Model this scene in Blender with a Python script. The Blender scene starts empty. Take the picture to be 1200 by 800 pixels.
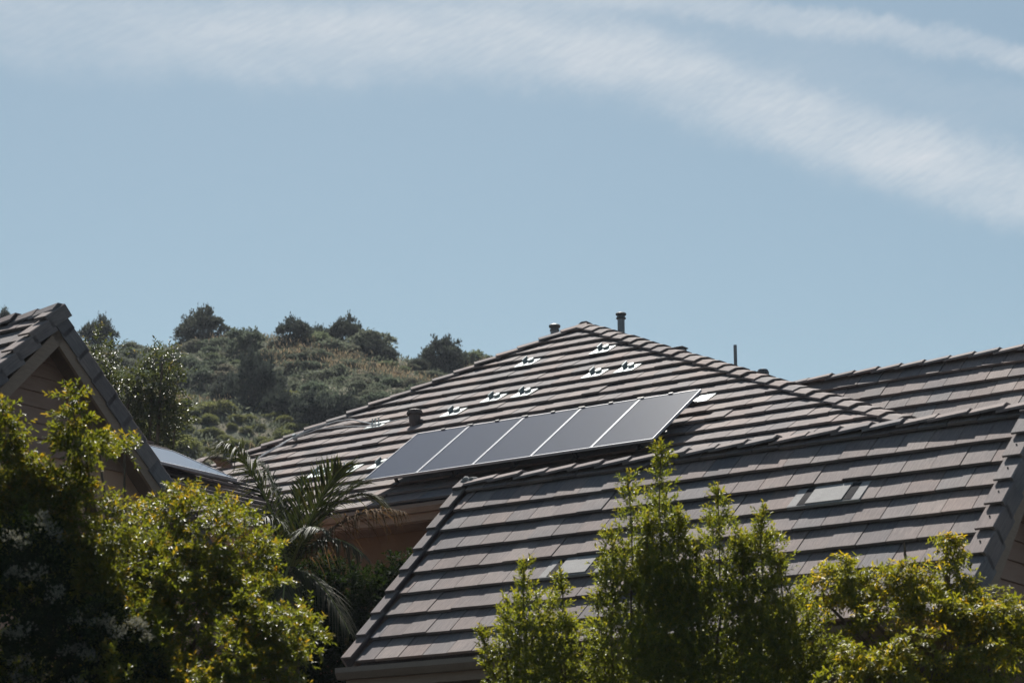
import bpy, math, random
import numpy as np
PI = math.pi
R = math.radians
rng = np.random.default_rng(7)
random.seed(7)
sc = bpy.context.scene
col = sc.collection

# ------------------------------------------------------------------ camera model
FPX, PITCH, CAMZ = 2650.0, R(14.518), 1.6
def ray(px, py):
    x = (px-600)/FPX; u = (400-py)/FPX
    return np.array([x, math.cos(PITCH)-u*math.sin(PITCH), math.sin(PITCH)+u*math.cos(PITCH)])
def at(px, py, Z):
    return ray(px, py)*Z + np.array([0, 0, CAMZ])
YAW = R(35.703)
GZ = 1.0                                   # ground height of the house lots
O = np.array([-1.7149, 24.7831, 4.419])
ZO = O[2]-GZ
cdir = np.array([math.cos(YAW), -math.sin(YAW), 0]); gdir = np.array([math.sin(YAW), math.cos(YAW), 0])
def to_local(P, origin=(0, 0, 0)):         # world -> house axes (z above the lot)
    d = np.asarray(P)-np.array([O[0], O[1], GZ])
    return np.array([d@cdir, d@gdir, d[2]])-np.array(origin)
def to_world(a, b, z):
    return np.array([O[0], O[1], GZ])+cdir*a+gdir*b+np.array([0, 0, z])
def hit(px, py, p0, n):                    # local point where a line of sight meets a local plane
    o = to_local((0, 0, CAMZ)); r = ray(px, py); rl = np.array([r@cdir, r@gdir, r[2]])
    return o+rl*((np.array(p0)-o)@n)/(rl@n)
def nz(v):
    v = np.asarray(v, float); return v/np.linalg.norm(v)

# ------------------------------------------------------------------ object helpers
def tag(o, label=None, cat=None, group=None, kind=None):
    if label: o['label'] = label
    if cat: o['category'] = cat
    if group: o['group'] = group
    if kind: o['kind'] = kind
    return o
def empty(name, loc, rz=0, label=None, cat=None, group=None):
    o = bpy.data.objects.new(name, None); col.objects.link(o)
    o.location = loc; o.rotation_euler = (0, 0, rz); o.empty_display_size = .3
    return tag(o, label, cat, group)
class MB:
    def __init__(s): s.v = []; s.f = []; s.uv = []; s.t = []
    def add(s, verts, faces, uv=None, tint=None):
        n = len(s.v); t = random.random() if tint is None else tint
        s.v += [tuple(map(float, p)) for p in verts]
        for i, f in enumerate(faces):
            s.f.append([k+n for k in f]); s.t.append(t)
            s.uv.append([uv[k] for k in f] if uv is not None else [(float(verts[k][0])+float(verts[k][1]), float(verts[k][2])) for k in f])
    def box(s, lo, hi, **k):
        x0, y0, z0 = lo; x1, y1, z1 = hi
        v = [(x0,y0,z0),(x1,y0,z0),(x1,y1,z0),(x0,y1,z0),(x0,y0,z1),(x1,y0,z1),(x1,y1,z1),(x0,y1,z1)]
        s.add(v, [(0,3,2,1),(4,5,6,7),(0,1,5,4),(1,2,6,5),(2,3,7,6),(3,0,4,7)], **k)
    def obox(s, o, X, Y, Z, **k):           # corner o and three edge vectors
        o, X, Y, Z = map(np.asarray, (o, X, Y, Z))
        v = [o, o+X, o+X+Y, o+Y, o+Z, o+X+Z, o+X+Y+Z, o+Y+Z]
        s.add(v, [(0,3,2,1),(4,5,6,7),(0,1,5,4),(1,2,6,5),(2,3,7,6),(3,0,4,7)], **k)
    def prism(s, poly, d, **k):             # planar polygon pushed along d
        n = len(poly); poly = [np.asarray(p, float) for p in poly]
        v = poly+[p+np.asarray(d) for p in poly]
        s.add(v, [tuple(range(n))[::-1], tuple(range(n, 2*n))]+[(i, (i+1) % n, n+(i+1) % n, n+i) for i in range(n)], **k)
    def tube(s, pts, rad, n=7, caps=True, **k):
        pts = [np.asarray(p, float) for p in pts]; m = len(pts)
        rad = rad if hasattr(rad, '__len__') else [rad]*m
        v = []; ref = np.array([.31, .17, .93])
        for i, p in enumerate(pts):
            d = nz(pts[min(i+1, m-1)]-pts[max(i-1, 0)])
            if abs(d@ref) > .97: ref = np.array([1., .1, 0])
            x = nz(np.cross(d, ref)); y = np.cross(d, x)
            v += [p+rad[i]*(x*math.cos(a)+y*math.sin(a)) for a in np.arange(n)*2*PI/n]
        f = [(i*n+j, i*n+(j+1) % n, (i+1)*n+(j+1) % n, (i+1)*n+j) for i in range(m-1) for j in range(n)]
        if caps: f += [tuple(range(n))[::-1], tuple(range((m-1)*n, m*n))]
        s.add(v, f, **k)
    def lathe(s, base, prof, n=18, **k):
        b = np.asarray(base, float)
        v = [b+np.array([r*math.cos(a), r*math.sin(a), z]) for r, z in prof for a in np.arange(n)*2*PI/n]
        m = len(prof)
        f = [(i*n+j, i*n+(j+1) % n, (i+1)*n+(j+1) % n, (i+1)*n+j) for i in range(m-1) for j in range(n)]
        f += [tuple(range(n))[::-1], tuple(range((m-1)*n, m*n))]
        s.add(v, f, **k)
    def build(s, name, mat, parent=None, smooth=False, bevel=0):
        me = bpy.data.meshes.new(name); me.from_pydata(s.v, [], s.f)
        u = me.uv_layers.new(name='UVMap'); u.data.foreach_set('uv', np.array([c for f in s.uv for c in f], np.float32).ravel())
        a = me.attributes.new('tint', 'FLOAT', 'FACE'); a.data.foreach_set('value', np.array(s.t, np.float32))
        if smooth: me.polygons.foreach_set('use_smooth', [True]*len(me.polygons))
        me.materials.append(mat); me.update()
        o = bpy.data.objects.new(name, me); col.objects.link(o); o.parent = parent
        if bevel:
            b = o.modifiers.new('bevel', 'BEVEL'); b.width = bevel; b.segments = 2; b.limit_method = 'ANGLE'
        return o
def npmesh(name, V, F, mat, parent=None, attrs=None):
    me = bpy.data.meshes.new(name); k = F.shape[1]
    me.vertices.add(len(V)); me.vertices.foreach_set('co', np.ascontiguousarray(V, np.float32).ravel())
    me.loops.add(F.size); me.loops.foreach_set('vertex_index', np.ascontiguousarray(F, np.int32).ravel())
    me.polygons.add(len(F)); me.polygons.foreach_set('loop_start', np.arange(0, F.size, k, dtype=np.int32))
    for n, (dom, arr) in (attrs or {}).items():
        a = me.attributes.new(n, 'FLOAT', dom); a.data.foreach_set('value', np.ascontiguousarray(arr, np.float32))
    me.materials.append(mat); me.update(calc_edges=True); me.validate()
    o = bpy.data.objects.new(name, me); col.objects.link(o); o.parent = parent
    return o

# ------------------------------------------------------------------ materials
class NT:
    def __init__(s, name):
        s.m = bpy.data.materials.new(name); s.m.use_nodes = True; s.t = s.m.node_tree; s.t.nodes.clear()
        s.out = s.t.nodes.new('ShaderNodeOutputMaterial')
    def n(s, kind, ins=None, **pr):
        x = s.t.nodes.new(kind)
        for k, v in pr.items(): setattr(x, k, v)
        for k, v in (ins or {}).items(): s.set(x.inputs[k], v)
        return x
    def set(s, sock, v):
        if isinstance(v, bpy.types.NodeSocket): s.t.links.new(v, sock)
        else: sock.default_value = v
    def math(s, op, a, b=0.0, c=0.0):
        x = s.n('ShaderNodeMath', operation=op)
        for i, v in enumerate((a, b, c)): s.set(x.inputs[i], v)
        return x.outputs[0]
    def mix(s, f, a, b, mode='MIX'):
        x = s.n('ShaderNodeMix', data_type='RGBA', blend_type=mode)
        s.set(x.inputs[0], f); s.set(x.inputs[6], a if not isinstance(a, tuple) else (*a[:3], 1)); s.set(x.inputs[7], b if not isinstance(b, tuple) else (*b[:3], 1))
        return x.outputs[2]
    def ramp(s, f, stops, interp='LINEAR'):
        x = s.n('ShaderNodeValToRGB'); s.set(x.inputs[0], f); e = x.color_ramp.elements; x.color_ramp.interpolation = interp
        while len(e) < len(stops): e.new(.5)
        for i, (p, c) in enumerate(stops):
            e[i].position = p; e[i].color = (*c[:3], 1) if hasattr(c, '__len__') else (c, c, c, 1)
        return x.outputs[0]
    def noise(s, vec, scale, detail=4, rough=.55, dims='3D'):
        return s.n('ShaderNodeTexNoise', {'Vector': vec, 'Scale': scale, 'Detail': detail, 'Roughness': rough}, noise_dimensions=dims).outputs[0]
    def attr(s, name): return s.n('ShaderNodeAttribute', attribute_name=name).outputs['Fac']
    def mapv(s, vec, scale=(1, 1, 1), loc=(0, 0, 0)): return s.n('ShaderNodeMapping', {'Vector': vec, 'Scale': scale, 'Location': loc}).outputs[0]
    def tc(s, k='Object'): return s.n('ShaderNodeTexCoord').outputs[k]
    def bump(s, h, strength=.3, dist=.01): return s.n('ShaderNodeBump', {'Height': h, 'Strength': strength, 'Distance': dist}).outputs[0]
    def pbr(s, **k):
        x = s.n('ShaderNodeBsdfPrincipled'); nm = dict(color='Base Color', rough='Roughness', metal='Metallic', spec='Specular IOR Level', normal='Normal', coat='Coat Weight', coatr='Coat Roughness')
        for a, v in k.items(): s.set(x.inputs[nm[a]], (*v[:3], 1) if a == 'color' and isinstance(v, tuple) else v)
        return x.outputs[0]
    def done(s, sh): s.t.links.new(sh, s.out.inputs[0]); return s.m

def tile_material():
    t = NT('roof_tile'); uv = t.tc('UV'); ti = t.attr('tint')
    base = t.ramp(ti, [(0, (.148, .134, .138)), (.2, (.200, .161, .151)), (.42, (.174, .163, .166)), (.62, (.222, .176, .162)), (.8, (.190, .166, .160)), (1, (.238, .202, .190))])
    stri = t.noise(t.mapv(uv, (55, 5, 1)), 1, 5, .6)
    blot = t.noise(t.mapv(uv, (2.2, 2.2, 1)), 1, 4, .6)
    fine = t.noise(t.mapv(uv, (160, 110, 1)), 1, 2, .6)
    c = t.mix(.55, base, t.ramp(stri, [(.3, .55), (.7, 1.35)]), 'MULTIPLY')
    c = t.mix(.6, c, t.ramp(blot, [(.3, (.72, .74, .78)), (.7, (1.22, 1.16, 1.12))]), 'MULTIPLY')
    c = t.mix(.5, c, t.ramp(fine, [(.25, .6), (.75, 1.35)]), 'MULTIPLY')
    ob_ = t.noise(t.tc('Object'), .55, 5, .65)
    c = t.mix(.75, c, t.ramp(ob_, [(.32, (.78, .80, .80)), (.5, (1., 1., 1.)), (.68, (1.14, 1.08, 1.02))]), 'MULTIPLY')
    lich = t.noise(t.tc('Object'), 7., 6, .75)
    c = t.mix(t.ramp(lich, [(.66, 0.), (.74, .5)]), c, (.30, .29, .26))
    h = t.math('ADD', t.math('MULTIPLY', stri, 1.0), t.math('MULTIPLY', fine, .6))
    return t.done(t.pbr(color=c, rough=.85, spec=.25, normal=t.bump(h, .55, .006)))
def plain(name, c1, c2, scale=6, rough=.7, spec=.3, bump=.2, stretch=(1, 1, 1), metal=0.0, fine=60):
    t = NT(name); p = t.mapv(t.tc('Object'), stretch)
    a = t.noise(p, scale, 5, .6); b = t.noise(p, fine, 3, .6)
    c = t.mix(t.ramp(a, [(.3, 0.), (.7, 1.)]), c1, c2)
    c = t.mix(.4, c, t.ramp(b, [(.25, .65), (.75, 1.3)]), 'MULTIPLY')
    return t.done(t.pbr(color=c, rough=rough, spec=spec, metal=metal, normal=t.bump(b, bump, .01)))
def leaf_material(name, dark, mid, light, young, trans, rough=.38, spec=.5, tw=.38):
    t = NT(name); ti = t.attr('tint'); yo = t.attr('young')
    c = t.ramp(ti, [(0, dark), (.5, mid), (1, light)])
    c = t.mix(yo, c, t.ramp(ti, [(0, young[0]), (1, young[1])]))
    c2 = t.mix(1.0, c, trans, 'MULTIPLY')
    g = t.pbr(color=c, rough=rough, spec=spec)
    tr = t.n('ShaderNodeBsdfTranslucent', {'Color': c2}).outputs[0]
    return t.done(t.n('ShaderNodeMixShader', {0: tw, 1: g, 2: tr}).outputs[0])
def shrub_material(name, stops, rough=.7, tw=.25):
    t = NT(name); ti = t.attr('tint'); ob = t.n('ShaderNodeObjectInfo').outputs['Random']
    c = t.ramp(ob, stops)
    c = t.mix(.8, c, t.ramp(ti, [(0, .55), (1, 1.5)]), 'MULTIPLY')
    g = t.pbr(color=c, rough=rough, spec=.25)
    tr = t.n('ShaderNodeBsdfTranslucent', {'Color': c}).outputs[0]
    return t.done(t.n('ShaderNodeMixShader', {0: tw, 1: g, 2: tr}).outputs[0])

M = {}
M['tile'] = tile_material()
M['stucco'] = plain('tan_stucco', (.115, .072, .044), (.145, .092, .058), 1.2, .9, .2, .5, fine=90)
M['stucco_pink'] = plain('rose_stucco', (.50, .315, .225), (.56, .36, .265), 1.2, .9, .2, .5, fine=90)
M['siding'] = plain('brown_siding', (.29, .18, .135), (.34, .22, .17), 3, .75, .3, .3, (1, 1, 6))
M['fascia'] = plain('wood_fascia', (.24, .17, .125), (.30, .215, .16), 3, .7, .3, .3, (2, 2, 14))
M['gutter'] = plain('bronze_gutter', (.17, .12, .088), (.20, .145, .108), 4, .45, .5, .05)
M['soffit'] = plain('soffit_board', (.17, .12, .09), (.21, .15, .115), 3, .8, .2, .2)
M['flash'] = plain('galvanised_flashing', (.30, .345, .34), (.42, .46, .455), 14, .5, .35, .1, metal=.25)
M['bracket'] = plain('dull_bracket', (.16, .20, .22), (.24, .28, .30), 12, .4, .5, .05, metal=.6)
M['alu'] = plain('anodised_frame', (.34, .35, .38), (.40, .41, .44), 8, .55, .3, .03, metal=.3)
M['black_metal'] = plain('black_metal', (.022, .022, .024), (.035, .035, .037), 8, .5, .4, .05)
M['vent_pipe'] = plain('weathered_pipe', (.13, .14, .15), (.19, .20, .21), 7, .5, .4, .1, (1, 1, .3), metal=.4)
M['vent_cap'] = plain('dark_vent_cap', (.055, .06, .065), (.09, .095, .10), 7, .5, .4, .1, metal=.3)
M['vent_brown'] = plain('brown_vent', (.06, .048, .045), (.095, .075, .07), 7, .6, .3, .1)
M['attic'] = plain('pale_vent_metal', (.27, .262, .258), (.315, .308, .302), 7, .85, .12, .1)
M['groove_nail'] = plain('groove_shade_nail', (.03, .03, .032), (.05, .048, .05), 7, .95, .05, .05)  # near-black for nail heads and the shade painted into the vent grooves
M['mortar'] = plain('mortar', (.22, .215, .21), (.34, .33, .32), 14, .95, .1, .9, fine=40)
M['cable'] = plain('grey_cable', (.36, .37, .38), (.46, .47, .48), 8, .5, .4, .05)
M['bark'] = plain('grey_bark', (.07, .055, .042), (.14, .11, .085), 8, .9, .1, .6, (3, 3, .6))
M['bark_fine'] = plain('brown_twig', (.09, .065, .045), (.15, .105, .075), 9, .85, .15, .3)

def cells_material(rough=.17):
    t = NT('solar_glass'); uv = t.tc('UV')
    x = t.n('ShaderNodeSeparateXYZ', {0: uv})
    def line(v, n, w):
        f = t.math('FRACT', t.math('MULTIPLY', v, n)); d = t.math('ABSOLUTE', t.math('SUBTRACT', f, .5))
        return t.math('GREATER_THAN', d, .5-w)
    l = t.math('MAXIMUM', line(x.outputs[0], 6, .012), line(x.outputs[1], 10, .010))
    bus = line(x.outputs[0], 30, .02)
    c = t.mix(l, (.008, .010, .024), (.030, .033, .050)); c = t.mix(t.math('MULTIPLY', bus, .35), c, (.06, .06, .065))
    blue_film = t.noise(uv, 5, 6, .65); spk = t.noise(uv, 26, 2, .5)
    c = t.mix(t.ramp(blue_film, [(.35, .07), (.75, .11)]), c, (.105, .145, .36))  # thin mottled blue tint over the cells
    c = t.mix(t.ramp(spk, [(.75, 0.), (.80, .35)]), c, (.34, .33, .32))
    return t.done(t.pbr(color=c, rough=rough, spec=.5))
M['cells'] = cells_material(); M['cells_clean'] = cells_material(.05)

# ------------------------------------------------------------------ roof building
def clip(poly, p, n):                       # keep the side where (x-p).n >= 0
    out = []
    for i in range(len(poly)):
        a, b = poly[i], poly[(i+1) % len(poly)]
        da = (a[0]-p[0])*n[0]+(a[1]-p[1])*n[1]; db = (b[0]-p[0])*n[0]+(b[1]-p[1])*n[1]
        if da >= 0: out.append(a)
        if da*db < 0:
            k = da/(da-db); out.append((a[0]+(b[0]-a[0])*k, a[1]+(b[1]-a[1])*k))
    return out
TW, TE = .33, .3704
def tile_plane(mb, p0, ax, up, poly, hoff=None, E=TE, W=TW, phase=0., raised=(), lift=.063):
    """courses of flat tiles; poly is a convex (s, t) outline, s along the course, t up the slope"""
    ax, up, p0 = nz(ax), nz(up), np.asarray(p0, float)
    n = nz(np.cross(ax, up));  n = n if n[2] > 0 else -n
    p0 = p0+n*(-(lift+.015) if hoff is None else hoff)
    area = sum(poly[i][0]*poly[(i+1) % len(poly)][1]-poly[(i+1) % len(poly)][0]*poly[i][1] for i in range(len(poly)))
    if area < 0: poly = poly[::-1]
    edges = [(poly[i], (-(poly[(i+1) % len(poly)][1]-poly[i][1]), poly[(i+1) % len(poly)][0]-poly[i][0])) for i in range(len(poly))]
    smin, smax = min(q[0] for q in poly), max(q[0] for q in poly); tmin, tmax = min(q[1] for q in poly), max(q[1] for q in poly)
    lap, th, gap = .08, .036, .009
    for r in range(int(math.floor((tmin+1e-6)/E)), int(math.ceil(tmax/E))):
        sh = (r % 2)*.5*W+phase+random.uniform(-.05, .05)*W
        for k in range(int(math.floor((smin-sh)/W)), int(math.ceil((smax-sh)/W))):
            t0 = r*E+random.uniform(-.006, .006)+(random.uniform(-.035, .02) if random.random() < .025 else 0); s0 = sh+k*W+gap/2+random.uniform(-.001, .001); s1 = s0+W-gap
            q = [(s0, t0), (s1, t0+random.uniform(-.003, .003)), (s1, t0+E+lap), (s0, t0+E+lap)]
            for p, m in edges:
                q = clip(q, p, m)
                if len(q) < 3: break
            if len(q) < 3: continue
            dh = random.uniform(-.005, .005)+(.012 if random.random() < .02 else 0)+(.02 if (r, k) in raised else 0); tilt = random.uniform(-.004, .004)
            top = [.02+lift*(1-(t-t0)/(E+lap))+dh+tilt*(s-s0)/W for s, t in q]
            vt = [p0+ax*s+up*t+n*h for (s, t), h in zip(q, top)]; vb = [v-n*th for v in vt]
            o1, o2 = random.random()*50, random.random()*50
            uv = [(s+o1, t+o2) for s, t in q]; m = len(q)
            mb.add(vt+vb, [tuple(range(m)), tuple(range(m, 2*m))[::-1]]+[(i, m+i, m+(i+1) % m, (i+1) % m) for i in range(m)], uv=uv+[(a+.5, b+.3) for a, b in uv])
    # deck under the tiles
    mb.prism([p0+ax*s+up*t-n*.01 for s, t in poly], -n*.03, tint=.1)
def trim_line(mb, P0, P1, dA, dB, exposure=.385, w=.15, lift=.05, rise=.05, flat=.35):
    """ridge or hip pieces, butt end first (P0) and heads towards P1; dA, dB run down the two slopes"""
    P0, P1 = np.asarray(P0, float), np.asarray(P1, float); L = np.linalg.norm(P1-P0); d = (P1-P0)/L
    dA, dB = nz(dA), nz(dB); up = nz(-(dA+dB)) if np.linalg.norm(dA+dB) > .05 else np.array([0, 0, 1.])
    n = max(1, int(round(L/exposure))); e = L/n
    for i in range(n):
        a = P0+d*(e*i); b = P0+d*(e*(i+1)+.07); secs = []
        j = random.uniform(-.009, .009); sl = np.array([random.uniform(-.012, .012), random.uniform(-.012, .012), 0])
        for q, hh, ww in ((a, lift+rise, w), (b, lift-.012, w*.94)):
            top = q+up*(hh+j)+sl
            outer = [top+dA*ww, top+dA*ww*flat+up*.012, top+dB*ww*flat+up*.012, top+dB*ww]
            secs.append(outer+[p-up*.028 for p in outer])
        v = secs[0]+secs[1]; f = []
        for k in range(3): f.append((k, k+1, 8+k+1, 8+k)); f.append((4+k, 8+4+k, 8+5+k, 5+k))
        f += [(0, 8, 12, 4), (3, 7, 15, 11)]
        for o_ in (0, 8): f += [tuple(o_+x for x in g) for g in ((0, 4, 5, 1), (1, 5, 6, 2), (2, 6, 7, 3))]
        o1, o2 = random.random()*40, random.random()*40
        uv = [(o1+(k % 4)*.1, o2) for k in range(8)]+[(o1+(k % 4)*.1, o2+e) for k in range(8)]
        mb.add(v, f, uv=uv)
def rake_line(mb, P0, up, n, out, length, w, drop, E=TE, lift=.05, first=0., base=.01):
    """L-shaped verge pieces: top flange of width w reaching inwards from P0, face hanging down by drop; out points outwards"""
    up, n, out = nz(up), nz(n), nz(out); P0 = np.asarray(P0, float)
    k = int(math.ceil(length/E))
    for i in range(k):
        t0 = i*E+first; t1 = min(t0+E+.06, length+.04); o1, o2 = random.random()*40, random.random()*40
        A, B = P0+up*t0+n*(base+lift), P0+up*t1+n*base
        th = .026; j = random.uniform(-.004, .004)
        A = A+n*j; B = B+n*j
        sec = lambda q: [q-out*w-n*th, q-out*w, q-out*.012, q-n*.012, q-n*drop, q-n*drop-out*th, q-n*th-out*th]
        v = sec(A)+sec(B)
        f = [(m, (m+1) % 7, 7+(m+1) % 7, 7+m) for m in range(7)]+[(0, 6, 2, 1), (6, 5, 4, 3, 2), (7, 8, 9, 13), (13, 9, 10, 11, 12)]
        uv = [(o1+x, o2) for x in (0, 0, w, w, w+drop, w+drop, w)]; uv = uv+[(a, b+E) for a, b in uv]
        mb.add(v, f, uv=uv)

# ================================================================== main house (hip roof, two gable wings)
house = empty('tile_roofed_house', (O[0], O[1], GZ), -YAW,
              'tan house under the broad hipped roof of brown-grey tiles, with a gabled front wing', 'house')
H = lambda a, b, z: np.array([a, b, z+ZO])
X = np.array([1., 0, 0]); Yv = np.array([0, 1., 0]); Zv = np.array([0, 0, 1.])
# --- front gable wing
PR = R(47.8235); uR = np.array([0, math.cos(PR), math.sin(PR)]); nR = np.array([0, -math.sin(PR), math.cos(PR)])
uRb = np.array([0, -math.cos(PR), math.sin(PR)]); nRb = np.array([0, math.sin(PR), math.cos(PR)])
tR = 3.20; bR = tR*math.cos(PR); zR = tR*math.sin(PR); AW = 7.035
mb = MB(); tile_plane(mb, H(0, 0, 0), X, uR, [(0, 0), (AW, 0), (AW, tR-.04), (0, tR-.04)], phase=.275-.33, lift=.072)
wing_roof = mb.build('front_wing_roof', M['tile'], house)
mb = MB(); tile_plane(mb, H(0, 2*bR, 0), X, uRb, [(0, 0), (AW, 0), (AW, tR-.04), (0, tR-.04)])
mb.build('rear_slope', M['tile'], wing_roof)
mb = MB(); fl = R(24); trim_line(mb, H(AW+.17, bR-.02, zR-.085), H(.02, bR-.02, zR-.085), (0, -math.cos(fl), -math.sin(fl)), (0, math.cos(fl), -math.sin(fl)), .385, .17, .062, .022)
mb.build('ridge_tiles', M['tile'], wing_roof)
mb = MB(); rake_line(mb, H(-.175, 0, 0)-nR*.065, uR, nR, -X, tR-.05, .145, .2, base=.075, lift=.05)
rake_line(mb, H(-.175, 2*bR, 0)-nRb*.065, uRb, nRb, -X, tR-.05, .155, .16)
mb.build('rake_tiles', M['tile'], wing_roof)
mb = MB(); rake_line(mb, H(AW+.19, 0, 0)-nR*.045, uR, nR, X, tR-.05, .2, .24, first=-.02, base=.05, lift=.06)
rake_line(mb, H(AW+.19, 2*bR, 0)-nRb*.045, uRb, nRb, X, tR-.05, .2, .2)
mb.build('rake_tiles', M['tile'], wing_roof)
mb = MB()                                  # nail heads on the right verge
for i in range(9):
    q = H(AW+.09, 0, 0)+uR*(i*TE+.17)+nR*.040
    mb = MB(); mb.tube([q-nR*.01, q+nR*.012], .008, 8); mb.build('nail', M['groove_nail'], wing_roof)
mb = MB()                                  # lump of mortar at the ridge end
rm = random.Random(5)
for k in range(11):
    q = H(rm.uniform(-.10, .05), bR+rm.uniform(-.07, .02), zR+rm.uniform(-.06, -.015)); r_ = rm.uniform(.028, .048)
    mb.lathe(q, [(r_*math.sin(x)*random.uniform(.8, 1.1)+.002, -r_*math.cos(x)*.8) for x in np.linspace(.05, PI-.05, 7)], 9)
mb.build('mortar_cap', M['mortar'], wing_roof, smooth=True)
def attic_vent(row, a0, w):                # flat metal vent replacing tiles of one course
    q = H(a0, 0, 0)+uR*(row*TE)+nR*.0
    q = q+nR*.013; v = MB(); sk = .062                       # the vent lies at the slope of the tiles round it
    v.prism([q-nR*.012, q+X*w-nR*.012, q+X*w+uR*(TE-.01)-nR*(sk+.012), q+uR*(TE-.01)-nR*(sk+.012)], nR*.016)
    v.obox(q-uR*.018-nR*.03, X*w, uR*.017, nR*.036)
    o = v.build('attic_vent', M['attic'], wing_roof)
    def strip(a, b, lo, hi, name, mat):
        s = MB(); s.prism([q+X*a+nR*lo, q+X*b+nR*lo, q+X*b+uR*(TE-.02)+nR*(lo-sk), q+X*a+uR*(TE-.02)+nR*(lo-sk)], nR*(hi-lo)); s.build(name, mat, o)
    strip(w*.13, w*.13+.10, .006, .009, 'groove_shade', M['groove_nail']); strip(w*.76, w*.76+.10, .006, .009, 'groove_shade', M['groove_nail'])  # dark strips laid on the plate as the shade in its grooves
    strip(w*.13+.102, w*.76-.002, .006, .020, 'vent_hood', M['attic'])
for px, py, row in ((924, 593, 5), (634, 674, 3)):
    q = hit(px, py, H(0, 0, 0), nR); attic_vent(round(q[1]/math.cos(PR)/TE), q[0], .83 if px > 900 else .80)
# fascia and gutter of the wing
mb = MB(); mb.box(H(-.14, .02, -.30), H(AW+.14, .06, -.075)); mb.build('fascia', M['fascia'], wing_roof, bevel=.004)
mb = MB(); mb.prism([H(-.20, -.10, -.075), H(-.20, .018, -.075), H(-.20, .018, -.20), H(-.20, -.06, -.20), H(-.20, -.10, -.13)], X*(AW+.36))
mb.build('gutter', M['gutter'], wing_roof)
mb = MB()
for a, s in ((-.12, -1), (AW+.10, 1)):     # raking boards under the verges
    for u_, n_, b0 in ((uR, nR, 0), (uRb, nRb, 2*bR)):
        mb = MB(); mb.obox(H(a, b0, 0)-n_*.40, X*.04, u_*(tR-.12), n_*.3); mb.build('bargeboard', M['fascia'], wing_roof)
# --- main hip roof
AP = H(-5.41, 12.59, 7.39); EB, EZ = 6.97, 3.345; TH = (7.39-EZ)/(12.59-EB); PH = math.atan(TH); MH = 1.645
uH = np.array([0, math.cos(PH), math.sin(PH)]); nH = np.array([0, -math.sin(PH), math.cos(PH)])
lenH = (12.59-EB)/math.cos(PH); half = MH*(12.59-EB)
TS = TH/MH; PS = math.atan(TS); lenS = half/math.cos(PS)
aL, aR_ = -5.41-half, -5.41+half; RB = 14.6      # the ridge runs back to b = RB
mb = MB()
raisedH = set()
tile_plane(mb, H(-5.41, EB, EZ), X, uH, [(-half, 0), (half, 0), (0, lenH)], phase=.1, raised=raisedH)
roof = mb.build('main_roof', M['tile'], house)
mb = MB(); uS = np.array([-math.cos(PS), 0, math.sin(PS)]); uSl = np.array([math.cos(PS), 0, math.sin(PS)]); uB = np.array([0, -math.cos(PH), math.sin(PH)])
tile_plane(mb, H(aR_, 12.59, EZ), Yv, uS, [(EB-12.59, 0), (RB-12.59+(12.59-EB), 0), (RB-12.59, lenS), (0, lenS)])
tile_plane(mb, H(aL, 12.59, EZ), Yv, uSl, [(EB-12.59, 0), (RB-12.59+(12.59-EB), 0), (RB-12.59, lenS), (0, lenS)])
tile_plane(mb, H(-5.41, RB+(12.59-EB), EZ), X, uB, [(-half, 0), (half, 0), (0, lenH)])
mb.build('side_slopes', M['tile'], roof)
def down(u, d): d = nz(d); u = -u; return nz(u-d*(u@d))
mb = MB()
CR, CL = H(aR_, EB, EZ), H(aL, EB, EZ); A2 = H(-5.41, RB, 7.39); CR2, CL2 = H(aR_, RB+12.59-EB, EZ), H(aL, RB+12.59-EB, EZ)
dip = np.array([0, 0, -.06])
for P0, P1, ua, ub in ((CR, AP, uH, uS), (CL, AP, uH, uSl), (CR2, A2, uB, uS), (CL2, A2, uB, uSl)):
    d = nz(P1-P0)
    trim_line(mb, P0+dip+d*.05, P1+dip, down(ua, d)+Zv*.1, down(ub, d)+Zv*.1, .40, .19, .062, .030)
trim_line(mb, AP+dip, A2+dip, -uS, -uSl, .385, .17, .05, .06)
mb.build('ridge_tiles', M['tile'], roof)
mb = MB(); mb.box(H(aL+.05, EB+.03, EZ-.32), H(aR_-.05, EB+.07, EZ-.09)); mb.box(H(aR_-.09, EB+.08, EZ-.32), H(aR_-.05, RB+5, EZ-.09)); mb.build('fascia', M['fascia'], roof)
mb = MB(); mb.prism([H(aL, EB-.10, EZ-.085), H(aL, EB+.028, EZ-.085), H(aL, EB+.028, EZ-.21), H(aL, EB-.06, EZ-.21), H(aL, EB-.10, EZ-.14)], X*(aR_-aL)); mb.build('gutter', M['gutter'], roof)
mb = MB(); mb.box(H(aL+.1, EB+.08, EZ-.34), H(aR_-.1, RB+5.3, EZ-.30)); mb.build('soffit', M['soffit'], roof)
# --- right rear gable wing
bB, zB, bBe = 10.60, 5.25, 8.35; uBw, nBw = uR, nR; lenB = (bB-bBe)/math.cos(PR); zBe = zB-(bB-bBe)*math.tan(PR)
mb = MB()
vt = (8.88-bBe)/math.cos(PR); BP = [[(4.3, 0), (10., 0), (10., vt), (3.83, vt)], [(3.83, vt+1e-4), (10., vt+1e-4), (10., lenB-.04), (-.55, lenB-.04)]]
tile_plane(mb, H(0, bBe, zBe), X, uR, [(3.9, 0), (10., 0), (10., lenB-.04), (3.9, lenB-.04)], lift=.07); tile_plane(mb, H(0, bBe, zBe), X, uR, [(3.9, vt), (3.9, lenB-.04), (-.75, lenB-.04)], lift=.07)
wr = mb.build('rear_wing_roof', M['tile'], house)
mb = MB(); tile_plane(mb, H(0, 2*bB-bBe, zBe), X, uRb, [(3.9, 0), (10., 0), (10., lenB-.04), (3.9, lenB-.04)])
mb.build('rear_slope', M['tile'], wr)
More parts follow.
